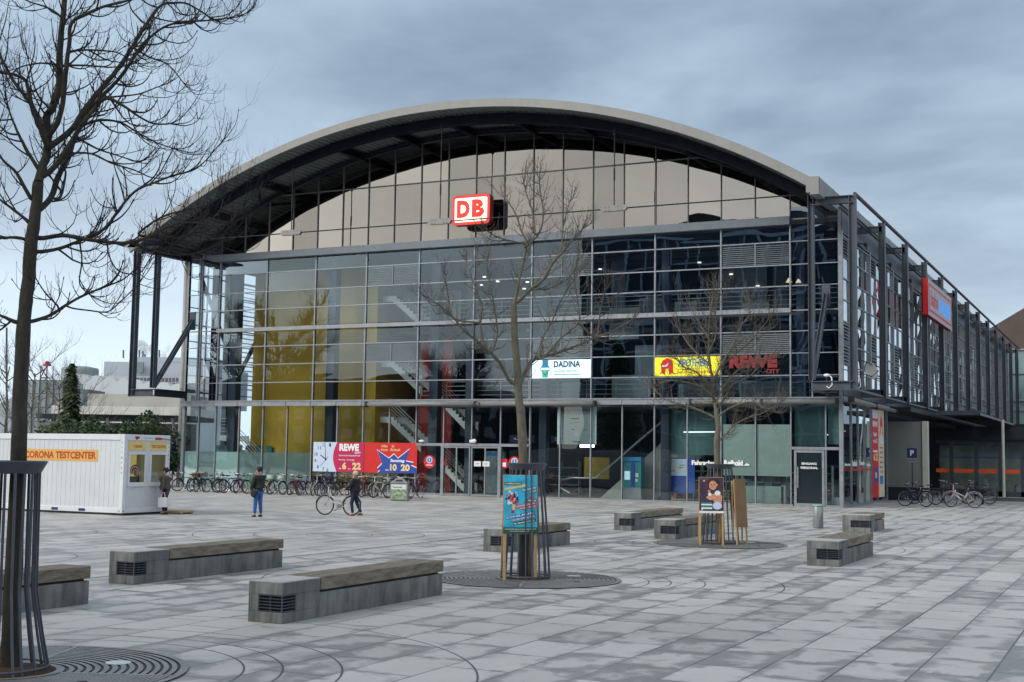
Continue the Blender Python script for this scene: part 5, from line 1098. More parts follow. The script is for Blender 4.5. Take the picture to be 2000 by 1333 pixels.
stc = stained_concrete(); conc_top = mat('bench_top_concrete', (.42, .43, .42), .85, 0, .12, 3, bump=.3)
def bench(x, y, w, L_, label, hgt=.53, head=.85, dark=0):
    r = empty('bench', (x, y, 0), 0, label, 'bench', 'concrete and wood benches on the square')
    g0, g1 = .14, .36                                        # grille opening
    b = MB(); b.box(0, w, 0, head, 0, g0); b.box(0, w, 0, head, g1, hgt-.012); b.box(0, w-.22, .05, head, g0, g1); b.box(w-.22, w, .30, head, g0, g1)
    b.box(0, .02, 0, .05, g0, g1); b.box(.02, w*.30, 0, .05, g0, g1)
    b.build('concrete_head', stc, r, bev=.006)
    b = MB(); b.box(0, w, 0, head-.002, hgt-.011, hgt+.002); b.build('head_top', conc_top, r)
    b = MB(); b.box(0.001, w-.001, head, L_, 0, hgt-.20); b.build('concrete_base', stc, r, bev=.006)
    b = MB(); b.box(.06, w-.06, head+.01, L_-.05, hgt-.20, hgt-.17); b.build('gap', black, r)
    b = MB(); n = 4
    for k in range(n): b.box(-.01+k*(w+.02)/n+.003, -.01+(k+1)*(w+.02)/n-.003, head+.012, L_+.01, hgt-.165, hgt+.008)
    b.build('seat', wood, r, bev=.004)
    b = MB()
    for k in range(6):
        z = g0+.012+k*(g1-g0-.02)/5; b.box(w*.30, w-.004, .004, .022, z-.005, z+.005); b.box(w-.022, w-.004, .022, .30, z-.005, z+.005)
    b.box(w-.02, w-.006, .006, .02, g0, g1); b.box(w*.62, w*.62+.012, .01, .02, g0, g1)
    b.build('vent_grille', guard_m, r)
    b = MB(); b.box(w*.30, w-.08, .046, .052, g0, g1); b.box(w-.228, w-.2, .052, .3, g0, g1); b.box(w*.30, w-.03, .03, .29, g0-.0, g0+.004); b.build('vent_recess', black, r)
    return r
bench(4.74, -48.33, .54, 4.25, 'nearest concrete bench with weathered wooden seat, left of centre in the foreground')
bench(-.22, -45.6, .54, 4.1, 'bench with dark wooden seat between the container and the nearest bench')
bench(1.13, -52.3, .54, 4.3, 'bench half hidden behind the foreground tree trunk at the left edge')
bench(1.56, -35.45, .62, 3.6, 'bench partly hidden behind the blue poster stand')
bench(.72, -25.1, .56, 4.9, 'farthest bench, with its grille end left of the benches by the second tree')
bench(3.16, -28.3, .62, 4.0, 'bench ending behind the guard of the small dense tree')
bench(8.87, -34.75, .68, 3.75, 'concrete bench with pale wooden seat in the right foreground')
bench(6.75, -20.9, .85, 2.5, 'short looking bench beyond the right foreground bench')

# ------------------------------------------------------------ tree pits and guards
grate_m = mat('cast_iron', (.25, .25, .245), .5, .3, .25, 5, bump=.2); soil = mat('pit_soil', (.045, .022, .014), .95, 0, .5, 12, bump=1, bscale=25, col2=(.11, .05, .03))
guard_m = mat('guard_steel', (.075, .088, .12), .42, .3, .2, 3)
def annulus(b, r0, r1, z0, z1, a0, a1, n):
    for k in range(n):
        a, c = a0+(a1-a0)*k/n, a0+(a1-a0)*(k+1)/n
        q = [(r0*cos(a), r0*sin(a)), (r1*cos(a), r1*sin(a)), (r1*cos(c), r1*sin(c)), (r0*cos(c), r0*sin(c))]
        b.add([(x, y, z1) for x, y in q]+[(x, y, z0) for x, y in q], [(0, 1, 2, 3), (0, 4, 5, 1), (2, 6, 7, 3)])
def tree_grate(x, y, label, fine=True):
    r = empty('tree_grate', (x, y, 0), 0, label, 'tree grate', 'round iron grates at the tree feet')
    b = MB(); b.lathe([(1.70, .004), (1.70, .006)], (0, 0, 0), 64); b.build('pit_bed', black, r)
    b = MB(); annulus(b, 1.64, 1.72, .004, .016, 0, 2*pi, 72); annulus(b, .44, .52, .004, .018, 0, 2*pi, 48)
    for k in range(4):
        a = radians(22)+k*pi/2
        b.beam((.5*cos(a), .5*sin(a), .010), (1.66*cos(a), 1.66*sin(a), .010), .06, .012)
        wide = k % 2 == 0
        aa, ab = a+.03, a+pi/2-.03
        if wide:
            for q in range(13): annulus(b, .56+q*.083, .56+q*.083+.052, .006, .015, aa, ab, 20)
        else:
            for q in range(25): annulus(b, .54+q*.0435, .54+q*.0435+.034, .006, .015, aa, ab, 20)
    b.build('grate_ring', grate_m, r)
    b = MB(); b.lathe([(.44, .008), (.44, .02), (.3, .05), (.01, .06)], (0, 0, 0), 24); b.build('soil', soil, r)
    b = MB(); b.lathe([(.13, .012), (.13, .02)], (.55, .92, 0), 20); b.build('uplight_lens', mat('lens', (.62, .66, .66), .2), r)
    b = MB(); b.lathe([(.05, .012), (.05, .02)], (1.05, -.1, 0), 16); b.build('cover_cap', black, r)
tree_grate(5.19, -52.7, 'round iron grate with a pale light lens at the foot of the foreground tree')
tree_grate(5.25, -40.95, 'round iron grate under the blue poster stand and its tree')
tree_grate(5.33, -29.3, 'round iron grate under the small dense tree')
def tree_guard(x, y, label, prof, seed, bent=0):
    rnd = random.Random(seed); r = empty('tree_guard', (x, y, 0), 0, label, 'tree guard', 'steel rod cages round the tree trunks')
    H_ = prof[-1][1]; n = 20
    for k in range(n):
        a = 2*pi*k/n+.1; b = MB(); da = rnd.uniform(-.05, .05)*(1+bent)
        pts = [(cos(a+da*(1-z/H_))*rr, sin(a+da*(1-z/H_))*rr, z) for rr, z in prof]
        for p, q in zip(pts[:-1], pts[1:]): b.beam(p, q, .016, .026, (-sin(a), cos(a), 0))
        b.build('rod', guard_m, r)
    b = MB(); R_ = prof[-1][0]; b.lathe([(R_-.10, H_-.03), (R_-.03, H_-.07), (R_+.01, H_-.06), (R_+.07, H_+.05), (R_+.06, H_+.06), (R_-.08, H_+.055), (R_-.1, H_-.03)], (0, 0, 0), 40); b.build('top_ring', guard_m, r)
    b = MB(); b.torus((0, 0, .06), prof[0][0], .014, 'z', 32); b.build('base_ring', guard_m, r)
tree_guard(5.10, -52.75, 'tall steel rod cage round the foreground tree trunk with bent rods', [(.47, .02), (.40, .35), (.32, .80), (.31, 1.4), (.30, 2.02)], 1, .5)
tree_guard(5.22, -40.9, 'steel rod cage behind the blue poster stand', [(.45, .02), (.40, .8), (.34, 1.5), (.30, 2.02)], 2)
tree_guard(5.33, -29.3, 'steel rod cage round the small dense tree with two wooden stands against it', [(.50, .02), (.43, .8), (.36, 1.5), (.31, 2.02)], 3)
# dark inner sleeve seen through cage two
b = MB(); b.tube([(5.22, -40.98, .03), (5.22, -40.98, .8)], .10, 12); tag(b.build('trunk_wrap', black), 'black wrap round the tree foot below the blue poster', 'trunk wrap')

# ------------------------------------------------------------ poster stands
lath = mat('pine_lath', (.48, .33, .17), .7, 0, .2, 4, (1, 1, 8)); hardb = mat('hardboard', (.24, .15, .07), .8, 0, .15, 3)
def stand(x, y, face, w, h, z0, label, draw, back=False, spread=.45):
    n = Vector((face[0], face[1], 0)).normalized(); xd = Vector((-n.y, n.x, 0)); rz = atan2(xd.y, xd.x)
    r = empty('poster_stand', (x, y, 0), rz, label, 'poster stand')
    tl = .06; up = Vector((0, tl, 1)).normalized()
    for sx in (-1, 1):
        b = MB(); b.beam((sx*(w/2-.03), -.03-.06*0, .0), (sx*(w/2-.03), tl*(z0+h)-.03, z0+h-.02), .05, .03, (0, 1, 0)); b.build('front_leg', lath, r)
        b = MB(); b.beam((sx*(w/2-.05), spread, 0), (sx*(w/2-.05), tl*(z0+h)+.03, z0+h-.05), .045, .03, (0, 1, 0)); b.build('rear_leg', lath, r)
    pl = Plate((-w/2, -.06+tl*z0, z0), (1, 0, 0), Vector((0, -1, tl)).normalized(), r, up)
    pl.slab(0, 0, w, h, .025, hardb if draw is None else lath, 'board')
    if draw: draw(pl, w, h)
    return r
def draw_blue(pl, w, h):
    bl2 = mat('poster_blue', (.03, .50, .80), .5, var=.35, scale=3); pl.rect(.012, .11, w-.012, h-.01, bl2, 1)
    pl.rect(.0, .0, w, .11, P_green, 1); pl.rect(0, .09, w, .115, P_teal, 2); pl.text('HOCHSCHULE DARMSTADT', .03, .065, w-.03, .085, P_white, 3); pl.text('www.stiftung-ausbildung.de', .12, .03, w-.15, .05, P_white, 3)
    def band(x0, y0, x1, y1, t, m_): 
        L_ = sqrt((x1-x0)**2+(y1-y0)**2); a = atan2(y1-y0, x1-x0); nx, ny = -sin(a)*.055, cos(a)*.055
        pl.poly([(x0, y0), (x1, y1), (x1+nx, y1+ny), (x0+nx, y0+ny)], m_, 2); pl.text(t, x0+.01-sin(a)*.012, y0+cos(a)*.012, x0+.01-sin(a)*.012+L_*.92, y0+cos(a)*.012+.032, P_white, 3, .03, rot=a)
    band(.02, .855, .33, .855, 'AUSBILDUNG', P_black); band(.02, .75, .43, .83, 'STUDIENPROGRAMM', P_lime); band(.33, .73, .60, .79, 'TECHNIKUM', P_sky); band(.48, .71, .60, .735, 'MINT', P_teal)
    band(.42, .555, .6, .555, 'ABITUR', P_black); band(.22, .44, .60, .52, 'WEITERBILDUNG', P_mag); band(.30, .41, .60, .47, 'FUER ALLE', P_mag)
    band(.05, .24, .58, .35, 'ONLINE', P_sky); band(.14, .20, .60, .29, 'TAG DER OFFENEN TUER', P_sky); band(.19, .14, .60, .22, '06. Februar 10-15 Uhr', P_green)
    rnd = random.Random(2)
    for k in range(46):
        a = rnd.uniform(0, 6.28); q = rnd.random()**.5; x, y = .155+cos(a)*q*.115, .62+sin(a)*q*.13
        pl.disc(x, y, rnd.uniform(.012, .03), rnd.choice((P_white, P_black, P_red, skin_p, P_cream, P_navy, P_white, P_mag)), 2+k*.02, n=8)
    pl.poly([(.16, .52), (.22, .50), (.21, .42), (.17, .40)], P_cream, 3); pl.rect(.14, .36, .20, .41, P_mag, 3); pl.rect(.47, .63, .55, .67, P_red, 2); pl.text('TU', .49, .635, .53, .665, P_white, 3, .05)
stand(5.29, -41.28, (.57, -.82), .62, 1.04, .83, 'blue education poster on a wooden stand leaning at the second tree cage', draw_blue)
def draw_child(pl, w, h):
    bgm = mat('poster_dusk', (.045, .022, .05), .6, var=.5, scale=4); pl.rect(.012, .0, w-.012, h-.01, bgm, 1); pl.rect(.0, 0, w, .055, P_white, 2)
    pl.rect(.10, .80, .17, .84, P_red, 2); pl.text('DB', .112, .808, .158, .832, P_white, 3, .04); pl.rect(.04, .865, .25, .875, P_grey, 2)
    o2 = .06
    pl.poly([(.30, .42+o2), (.50, .46+o2), (.60, .38+o2), (.58, .20+o2), (.44, .16+o2), (.34, .30+o2)], skin_p, 2)
    pl.disc(.47, .13+o2, .12, P_pale, 3, sy=.8); pl.disc(.48, .45+o2, .075, P_white, 3, sy=.9); pl.disc(.28, .42+o2, .045, P_white, 3)
    pl.poly([(.18, .33+o2), (.22, .38+o2), (.44, .36+o2), (.50, .42+o2), (.46, .30+o2), (.28, .27+o2)], skin_p, 4); pl.disc(.26, .50+o2, .035, skin_p, 4)
    pl.disc(.385, .69+o2, .125, hair_p, 3); pl.disc(.36, .65+o2, .10, skin_p, 4, sy=1.2); pl.disc(.47, .66+o2, .025, skin_p, 4)
    pl.disc(.32, .67+o2, .014, P_black, 5, n=10); pl.disc(.395, .67+o2, .014, P_black, 5, n=10); pl.disc(.345, .60+o2, .018, P_red, 5, n=12, sy=.5); pl.poly([(.345, .66+o2), (.355, .66+o2), (.37, .625+o2), (.34, .625+o2)], mat('print_cheek', (.5, .2, .12), .5), 5)
    pl.poly([(.27, .73+o2), (.34, .79+o2), (.46, .76+o2), (.49, .68+o2), (.47, .80+o2), (.38, .82+o2), (.28, .79+o2)], hair_p, 6)
    for k, m_ in enumerate((P_green, P_white, P_teal, P_white, P_teal)): pl.rect(.06, .06+k*.045, .34, .10+k*.045, m_, 4)
    pl.disc(.08, .085, .02, P_white, 5)
stand(5.30, -29.95, (.42, -.90), .64, .92, .82, 'stand with a dark poster of a small child leaning on books', draw_child)
stand(5.90, -29.30, (.98, -.20), .60, 1.24, .46, 'brown wooden stand seen from its blank side right of the child poster', None, spread=.10)

# ------------------------------------------------------------ bins
r = empty('recycling_bin', (-16.6, -8.9, 0), radians(24), 'square recycling bin with a four sided hat roof and green picture panels', 'bin')
b = MB(); b.box(-.42, .42, -.42, .42, .03, .84); b.build('body', galv, r, bev=.01)
b = MB(); b.add([(-.44, -.44, .84), (.44, -.44, .84), (.44, .44, .84), (-.44, .44, .84), (-.10, -.10, 1.10), (.10, -.10, 1.10), (.10, .10, 1.10), (-.10, .10, 1.10)], [(0, 3, 2, 1), (4, 5, 6, 7), (0, 1, 5, 4), (1, 2, 6, 5), (2, 3, 7, 6), (3, 0, 4, 7)]); b.build('roof', galv, r)
b = MB()
for s_ in (-1, 1): b.add([(-.2, s_*.345, .925), (.2, s_*.345, .925), (.12, s_*.25, 1.0), (-.12, s_*.25, 1.0)], [(0, 1, 2, 3)]); b.add([(s_*.345, -.2, .925), (s_*.345, .2, .925), (s_*.25, .12, 1.0), (s_*.25, -.12, 1.0)], [(0, 1, 2, 3)])
b.build('slot', black, r)
pic = mat('foliage_print', (.03, .10, .03), .5, 0, .5, 9, col2=(.50, .62, .45))
pl = Plate((-.36, -.425, .1), (1, 0, 0), (0, -1, 0), r); pl.rect(0, 0, .72, .45, pic, 1); pl.rect(0, .45, .72, .68, paper, 1); pl.text('Restmuell', .08, .52, .5, .6, P_green, 2)
pl = Plate((-.425, .36, .1), (0, -1, 0), (-1, 0, 0), r); pl.rect(0, 0, .72, .45, mat('pink_print', (.4, .25, .2), .5, var=.4, scale=8), 1); pl.rect(0, .45, .72, .68, P_cream, 1)
r = empty('waste_bin', (5.63, -19.3, 0), 0, 'slim round metal waste bin with a pale green rim near the staff door', 'bin')
b = MB(); b.lathe([(.165, .02), (.17, .03), (.17, .70), (.165, .71)], (0, 0, 0), 24); b.build('body', mat('bin_steel', (.30, .32, .34), .4, .5, .1, 4), r, True)
b = MB(); b.lathe([(.13, .72), (.18, .70), (.19, .73), (.18, .77), (.14, .76), (.13, .72)], (0, 0, 0), 24); b.build('rim', mat('rim_green', (.22, .42, .34), .5), r, True)
b = MB(); b.lathe([(.13, .68), (.13, .73)], (0, 0, 0), 20); b.build('opening', black, r)

# ------------------------------------------------------------ containers
cw = mat('container_white', (.62, .66, .71), .5, 0, .05, .8); cw2 = mat('container_frame', (.70, .74, .79), .45, 0, .05, 1)
P_orange = mat('sticker_orange', (.72, .42, .10), .55, var=.06); P_rust = mat('sticker_red', (.45, .05, .015), .5); P_ysoft = mat('sticker_yellow', (.74, .60, .20), .5, var=.05)
def container(x1, y0, label, windows, L_=6.06, W_=2.3, Hh=2.74):
    r = empty('site_container', (x1, y0, 0), 0, label, 'container'); z0 = .07; x0 = -L_
    f = MB()
    for x in (x0, -.18):
        for y in (0, W_-.16): f.box(x, x+.18, y, y+.16, z0, Hh)
    for z, h in ((z0, .17), (Hh-.20, .20)):
        f.box(x0+.18, -.18, 0, .12, z, z+h); f.box(x0+.18, -.18, W_-.12, W_, z, z+h); f.box(-.16, 0, .16, W_-.16, z, z+h); f.box(x0, x0+.16, .16, W_-.16, z, z+h)
    f.build('frame', cw2, r, bev=.012)
    b = MB(); b.box(x0+.1, -.1, .08, W_-.08, Hh-.06, Hh-.02); b.build('roof', cw2, r)
    b = MB()   # profiled long walls
    n = 26; w_ = (L_-.36)/n
    for k in range(n):
        xa = x0+.18+k*w_; b.box(xa, xa+w_*.88, .035, .06, z0+.17, Hh-.2); b.box(xa+w_*.88, xa+w_, .042, .06, z0+.17, Hh-.2)
    b.box(x0+.18, -.18, W_-.06, W_-.03, z0+.17, Hh-.2); b.box(x0+.03, x0+.06, .16, W_-.16, z0+.17, Hh-.2); b.build('wall_panel', cw, r)
    b = MB()
    for xq in (x0+.9, -3.2, -1.95):
        b.box(xq, xq+.30, -.004, .02, z0+.03, z0+.12)
    b.box(-.14, -.11, -.004, .02, z0+.05, z0+.09); b.box(-.02, .004, .05, .09, z0+.05, z0+.09); b.build('fork_pocket', P_navy, r)
    b = MB(); b.box(x0, 0, .05, W_-.05, 0.01, z0); b.build('plinth', black, r)
    # end wall with windows
    e = MB()
    if windows:
        wz0, wz1 = 1.02, 2.14; ws = ((.22, 1.10), (1.28, 2.16))
        e.box(-.06, -.035, .16, W_-.16, z0+.17, wz0); e.box(-.06, -.035, .16, W_-.16, wz1, Hh-.2)
        e.box(-.06, -.035, .16, ws[0][0], wz0, wz1); e.box(-.06, -.035, ws[0][1], ws[1][0], wz0, wz1); e.box(-.06, -.035, ws[1][1], W_-.16, wz0, wz1)
        for k in range(14): e.box(-.035, -.028, .2+k*.15, .29+k*.15, z0+.18, wz0-.1)
        e.build('end_wall', cw, r)
        for k, (a, c) in enumerate(ws):
            d = MB()
            for y in (a, c-.08): d.box(-.05, .01, y, y+.08, wz0, wz1)
            d.box(-.05, .01, a+.08, c-.08, wz0, wz0+.09); d.box(-.05, .01, a+.08, c-.08, wz1-.08, wz1); d.box(-.02, .03, a, c, wz0-.05, wz0-.002)
            o = d.build('window', cw2, r)
            MB().add([(-.02, a+.08, wz0+.09), (-.02, c-.08, wz0+.09), (-.02, c-.08, wz1-.08), (-.02, a+.08, wz1-.08)], [(0, 1, 2, 3)]).build('pane', g_clear, o)
            if k == 0:
                q = Plate((-.10, a+.08, wz0+.09), (0, 1, 0), (1, 0, 0), o); mm = .36
                for R_, m_ in ((.27, P_red), (.235, P_white), (.19, P_red), (.15, P_cream), (.11, P_pale)):
                    q.poly([(mm+R_*cos(pi*j/16), .28+R_*1.2*sin(pi*j/16)) for j in range(17)], m_, (.27-R_)*30, 'rainbow_print')
                q.disc(mm, .34, .07, P_red, 6); q.rect(mm-.06, .22, mm+.06, .3, P_red, 6)
                b = MB(); b.box(-.5, -.2, a+.1, c-.1, wz0, wz0+.28); b.build('desk_item', P_black, o)
            else:
                b = MB(); b.box(-.4, -.2, a+.3, a+.62, wz0, wz0+.4); b.build('desk_item', paper, o)
        b = MB(); b.box(-1.4, -1.35, .2, W_-.2, .5, 2.5); b.build('inner_wall', mat('inner_cream_glow', (.75, .60, .22), .8, emis=.3), r)  # inner wall given its own glow to brighten the view through the windows
        pe = Plate((-.03, 0, 0), (0, 1, 0), (1, 0, 0), r)
        for (a, c), t_ in zip(ws, ('CORONA', 'TESTCENTER')): pe.rect(a, 2.20, c, 2.50, P_ysoft, 1); pe.text(t_, a+(.25 if t_ == 'CORONA' else .08), 2.29, c-(.2 if t_ == 'CORONA' else .06), 2.39, P_rust, 2, .02)
        pf = Plate((.004, 0, 0), (0, 1, 0), (1, 0, 0), r); pf.rect(.5, 2.60, .72, 2.68, P_red, 0); pf.rect(.55, 2.57, .63, 2.64, P_navy, 1); pf.rect(1.5, 2.57, 1.85, 2.66, P_rust, 0); pf.rect(.95, 2.62, 1.4, 2.64, P_grey, 0)
        b = MB(); b.tube([(.02, 1.85, 2.62), (.04, 2.2, 2.6), (.04, 2.38, 2.45)], .02, 5); b.build('cable', P_grey, r)
        ps = Plate((0, .032, 0), (1, 0, 0), (0, -1, 0), r); ps.rect(-4.75, 1.80, -1.20, 2.20, P_orange, 1); ps.text('CORONA TESTCENTER', -4.62, 1.88, -1.28, 2.13, P_rust, 2, .035)
        for k, ch in enumerate('GVT1024'):
            q = Plate((0, -.001, 0), (1, 0, 0), (0, -1, 0), r); q.text(ch, -.13, 2.42-k*.17, -.07, 2.49-k*.17, P_grey, 0, .02)
            q = Plate((.001, 0, 0), (0, 1, 0), (1, 0, 0), r); q.text(ch, W_-.12, 2.42-k*.14, W_-.06, 2.49-k*.14, P_grey, 0, .02)
    else:
        e.box(-.06, -.035, .16, W_-.16, z0+.17, Hh-.2); e.build('end_wall', cw, r)
container(-15.75, -28.5, 'white office container with two windows and Corona Testcenter lettering', True)
container(-22.05, -28.35, 'second white container, mostly outside the left edge behind the trunk', False)
b = MB()
for k in range(3): b.box(-16.35+k*.30, -16.08+k*.30, -25.95, -25.2, .05, .11)
b.box(-16.3, -15.5, -25.9, -25.8, .006, .05); b.box(-16.3, -15.5, -25.35, -25.25, .006, .05); b.v = [(x+.55, y-.55, z) for x, y, z in b.v]; tag(b.build('wooden_pallet', lath), 'wooden pallet step at the far end of the white container', 'pallet')
# ------------------------------------------------------------ bicycles
cache = {}
def cm(key, fn):
    if key not in cache:
        b = fn(); me = bpy.data.meshes.new(key.split('#')[0]); me.from_pydata(b.v, [], b.f); bm = bmesh.new(); bm.from_mesh(me); bmesh.ops.recalc_face_normals(bm, faces=bm.faces[:]); bm.to_mesh(me); bm.free()
        for p in me.polygons: p.use_smooth = True
        cache[key] = me
    return cache[key]
WR = .335
def tyre(): b = MB(); b.torus((0, 0, 0), WR, .024, 'y', 30, 6); return b
def rim():
    b = MB(); b.torus((0, 0, 0), WR-.03, .010, 'y', 30, 4); b.tube([(0, -.05, 0), (0, .05, 0)], .022, 8)
    for k in range(16): a = 2*pi*k/16; b.tube([(0, .03*(-1)**k, 0), (cos(a)*(WR-.03), 0, sin(a)*(WR-.03))], .0022, 3, False)
    return b
def frame_(kind):
    def f():
        b = MB(); bb = (-.05, 0, .30); rh = (-.52, 0, WR+.02); st = (-.21, 0, .74 if kind != 'step' else .68); hd0 = (.36, 0, .58); hd1 = (.31, 0, .80)
        t = .022 if kind != 'ebike' else .026
        b.tube([bb, st], t, 8); b.tube([bb, hd0], t*1.25, 8)
        b.tube([st if kind == 'city' else (-.13, 0, .48), hd1 if kind == 'city' else (.34, 0, .70)], t, 8); b.tube([hd0, hd1], t*1.2, 8)
        for s in (-1, 1): b.tube([bb, (rh[0], s*.06, rh[2])], .010, 6); b.tube([(st[0], 0, st[2]-.04), (rh[0], s*.06, rh[2])], .009, 6)
        if kind == 'ebike': b.beam((.02, 0, .36), (.28, 0, .53), .07, .10)
        return b
    return f
def fork(): b = MB(); b.tube([(0, 0, .40), (.01, 0, 0)], .02, 8); [b.tube([(.0, s*.055, .0), (.12, s*.055, -.24)], .012, 6) for s in (-1, 1)]; b.beam((0, -.06, .0), (0, .06, .0), .03, .03); return b
def handle(): b = MB(); b.tube([(0, 0, 0), (.05, 0, .06)], .013, 6); b.tube([(-.10, -.31, .10), (.0, -.26, .09), (.05, -.06, .06), (.05, .06, .06), (.0, .26, .09), (-.10, .31, .10)], .012, 6); return b
def grips(): b = MB(); [b.tube([(-.10, s*.31, .10), (-.01, s*.265, .09)], .018, 6) for s in (-1, 1)]; b.blob((.10, 0, .0), (.04, .04, .04), 6); return b
def saddle(): b = MB(); b.blob((-.05, 0, 0), (.11, .085, .035), 8); b.blob((.06, 0, .0), (.11, .03, .025), 8); return b
def post(): b = MB(); b.tube([(.03, 0, -.20), (0, 0, -.01)], .013, 6); return b
def crank(): b = MB(); b.torus((0, .05, 0), .085, .008, 'y', 18, 4); b.tube([(0, .07, 0), (.12, .07, -.12)], .010, 5); b.tube([(0, -.07, 0), (-.12, -.07, .12)], .010, 5); b.tube([(0, -.08, 0), (0, .08, 0)], .02, 8); b.box(.08, .17, .08, .16, -.135, -.115); b.box(-.17, -.08, -.16, -.08, .11, .13); return b
def guard(): b = MB(); b.torus((0, 0, 0), WR+.035, .016, 'y', 16, 4, radians(10), radians(165)); return b
def rack(): b = MB(); [b.tube([(.22, s*.06, .42), (-.20, s*.07, .42), (0, s*.07, 0)], .007, 4) for s in (-1, 1)]; b.box(-.2, .2, -.065, .065, .415, .425); return b
def basket():
    b = MB()
    for z in (0, .07, .14, .21): b.tube([(-.13, -.18, z), (.15, -.18, z), (.15, .18, z), (-.13, .18, z), (-.13, -.18, z)], .007, 4)
    for k in range(8):
        for (x, y) in ((-.13+.04*k, -.18), (-.13+.04*k, .18)): b.tube([(x, y, 0), (x, y, .21)], .005, 3)
    for k in range(9):
        for (x, y) in ((-.13, -.18+.045*k), (.15, -.18+.045*k)): b.tube([(x, y, 0), (x, y, .21)], .005, 3)
    b.box(-.13, .15, -.18, .18, -.005, .005); return b
def crate(): b = MB(); b.box(-.17, .17, -.15, .15, 0, .2); b.box(-.19, .19, -.17, .17, .19, .22); return b
mats = {}
def pmat(c):
    if c not in mats: mats[c] = mat('bike_paint', c, .35, .1, .1, 6)
    return mats[c]
saddle_m = mat('saddle_black', (.02, .018, .018), .6)
def bike(x, y, rz, col, kind, label, group, acc=(), lean=0, guardc=None, steer=0, full=True, zoff=0):
    r = empty('bicycle', (x, y, zoff), rz, label, 'bicycle', group); r.rotation_euler = (lean, 0, rz)
    pm = pmat(col); gm = pmat(guardc) if guardc else black
    def part(name, fn, m_, loc, par=r, key=None, rz_=0):
        me = cm(key or name, fn)
        k2 = (key or name)+'|'+m_.name
        if k2 not in cache: me2 = me.copy(); me2.materials.clear(); me2.materials.append(m_); me2.name = name; cache[k2] = me2
        o = link(name, cache[k2], par, loc); o.rotation_euler = (0, 0, rz_) if rz_ else (0, 0, 0); return o
    part('frame', frame_(kind), pm, (0, 0, 0), key='frame#'+kind)
    wb = part('wheel', tyre, rubber, (-.52, 0, WR+.022)); part('rim', rim, chrome, (0, 0, 0), wb)
    wf = part('wheel', tyre, rubber, (.52, 0, WR+.022), rz_=steer); part('rim', rim, chrome, (0, 0, 0), wf)
    part('fork', fork, pm, (.40, 0, .60)); h_ = part('handlebar', handle, chrome, (.40, 0, .98), rz_=steer); part('grip', grips, saddle_m, (0, 0, 0), h_)
    s_ = part('saddle', saddle, saddle_m, (-.26, 0, .93)); part('seat_post', post, chrome, (0, 0, 0), s_)
    part('crank', crank, black, (-.05, 0, .30))
    if 'guards' in acc: part('mudguard', guard, gm, (-.52, 0, WR+.022)); part('mudguard', guard, gm, (.52, 0, WR+.022))
    if 'rack' in acc: part('rack', rack, black, (-.53, 0, WR+.02))
    if 'basket' in acc: part('basket', basket, black, (.58, 0, .82))
    if 'crate' in acc: part('crate', crate, pmat((.45, .55, .5)), (-.55, 0, .80))
    if 'wicker' in acc: part('wicker_basket', crate, pmat((.28, .11, .03)), (-.55, 0, .80), key='wicker')
    if 'childseat' in acc: part('child_seat', lambda: MB().blob((0, 0, .2), (.16, .15, .24), 8), pmat((.02, .02, .06)), (-.5, 0, .80))
    return r
cols = {'black': (.015, .015, .02), 'dark blue': (.02, .03, .10), 'silver': (.5, .52, .54), 'green': (.02, .38, .08), 'purple': (.13, .02, .16), 'dark red': (.25, .015, .02), 'grey': (.16, .17, .19), 'white': (.7, .72, .74), 'blue': (.03, .08, .35), 'teal': (.03, .25, .28)}
GR = 'bicycles parked in the row in front of the left glazing'
rowb = [('black', 'city', ('guards', 'rack', 'wicker'), 'bicycle at the far left end of the row with a brown wicker basket'),
 ('black', 'city', ('guards', 'rack', 'basket'), 'black bicycle with a front basket, second from the left end of the row'),
 ('dark blue', 'step', ('guards',), 'dark blue bicycle, third from the left end of the row'),
 ('black', 'city', ('guards', 'rack'), 'black bicycle with luggage rack, fourth from the left end of the row'),
 ('silver', 'city', (), 'silver sports bicycle without mudguards, fifth from the left end'),
 ('dark blue', 'city', ('guards', 'rack'), 'dark blue bicycle with rack, sixth from the left end'),
 ('purple', 'city', ('guards',), 'purple bicycle just left of the bright green one'),
 ('green', 'ebike', ('guards',), 'bright green bicycle in the row left of the standing man'),
 ('black', 'step', ('guards', 'rack'), 'black step-through bicycle directly behind the standing man'),
 ('white', 'step', ('guards', 'rack', 'crate'), 'white bicycle carrying a pale crate, right of the standing man'),
 ('teal', 'city', ('guards', 'crate'), 'teal bicycle with a pale crate, second to the right of the man'),
 ('dark red', 'city', ('guards',), 'dark red bicycle in the middle of the row'),
 ('purple', 'step', ('guards', 'rack'), 'purple step-through bicycle right of the dark red one'),
 ('silver', 'step', ('guards', 'rack'), 'silver bicycle with bright mudguards in the middle of the row'),
 ('grey', 'city', ('guards',), 'grey bicycle left of the clock banner'),
 ('black', 'city', ('guards', 'rack', 'childseat'), 'bicycle with a dark child seat below the clock banner'),
 ('silver', 'city', ('guards',), 'silver bicycle below the clock face'),
 ('blue', 'step', ('guards', 'rack'), 'blue step-through bicycle below the number 22 of the banner'),
 ('dark red', 'city', ('guards', 'wicker'), 'dark red bicycle with brown basket left of the woman in the pale hat'),
 ('grey', 'step', ('guards', 'rack'), 'grey bicycle half hidden by the woman in the pale hat'),
 ('white', 'city', ('guards', 'crate'), 'white bicycle with a crate right of the woman in the pale hat'),
 ('black', 'step', ('guards', 'rack'), 'black bicycle below the red banner, third from the right end'),
 ('dark blue', 'city', ('guards', 'basket'), 'dark blue bicycle below the red banner, second from the right end'),
 ('purple', 'city', ('guards', 'rack'), 'bicycle next to the recycling bin at the right end of the row')]
rnd = random.Random(12)
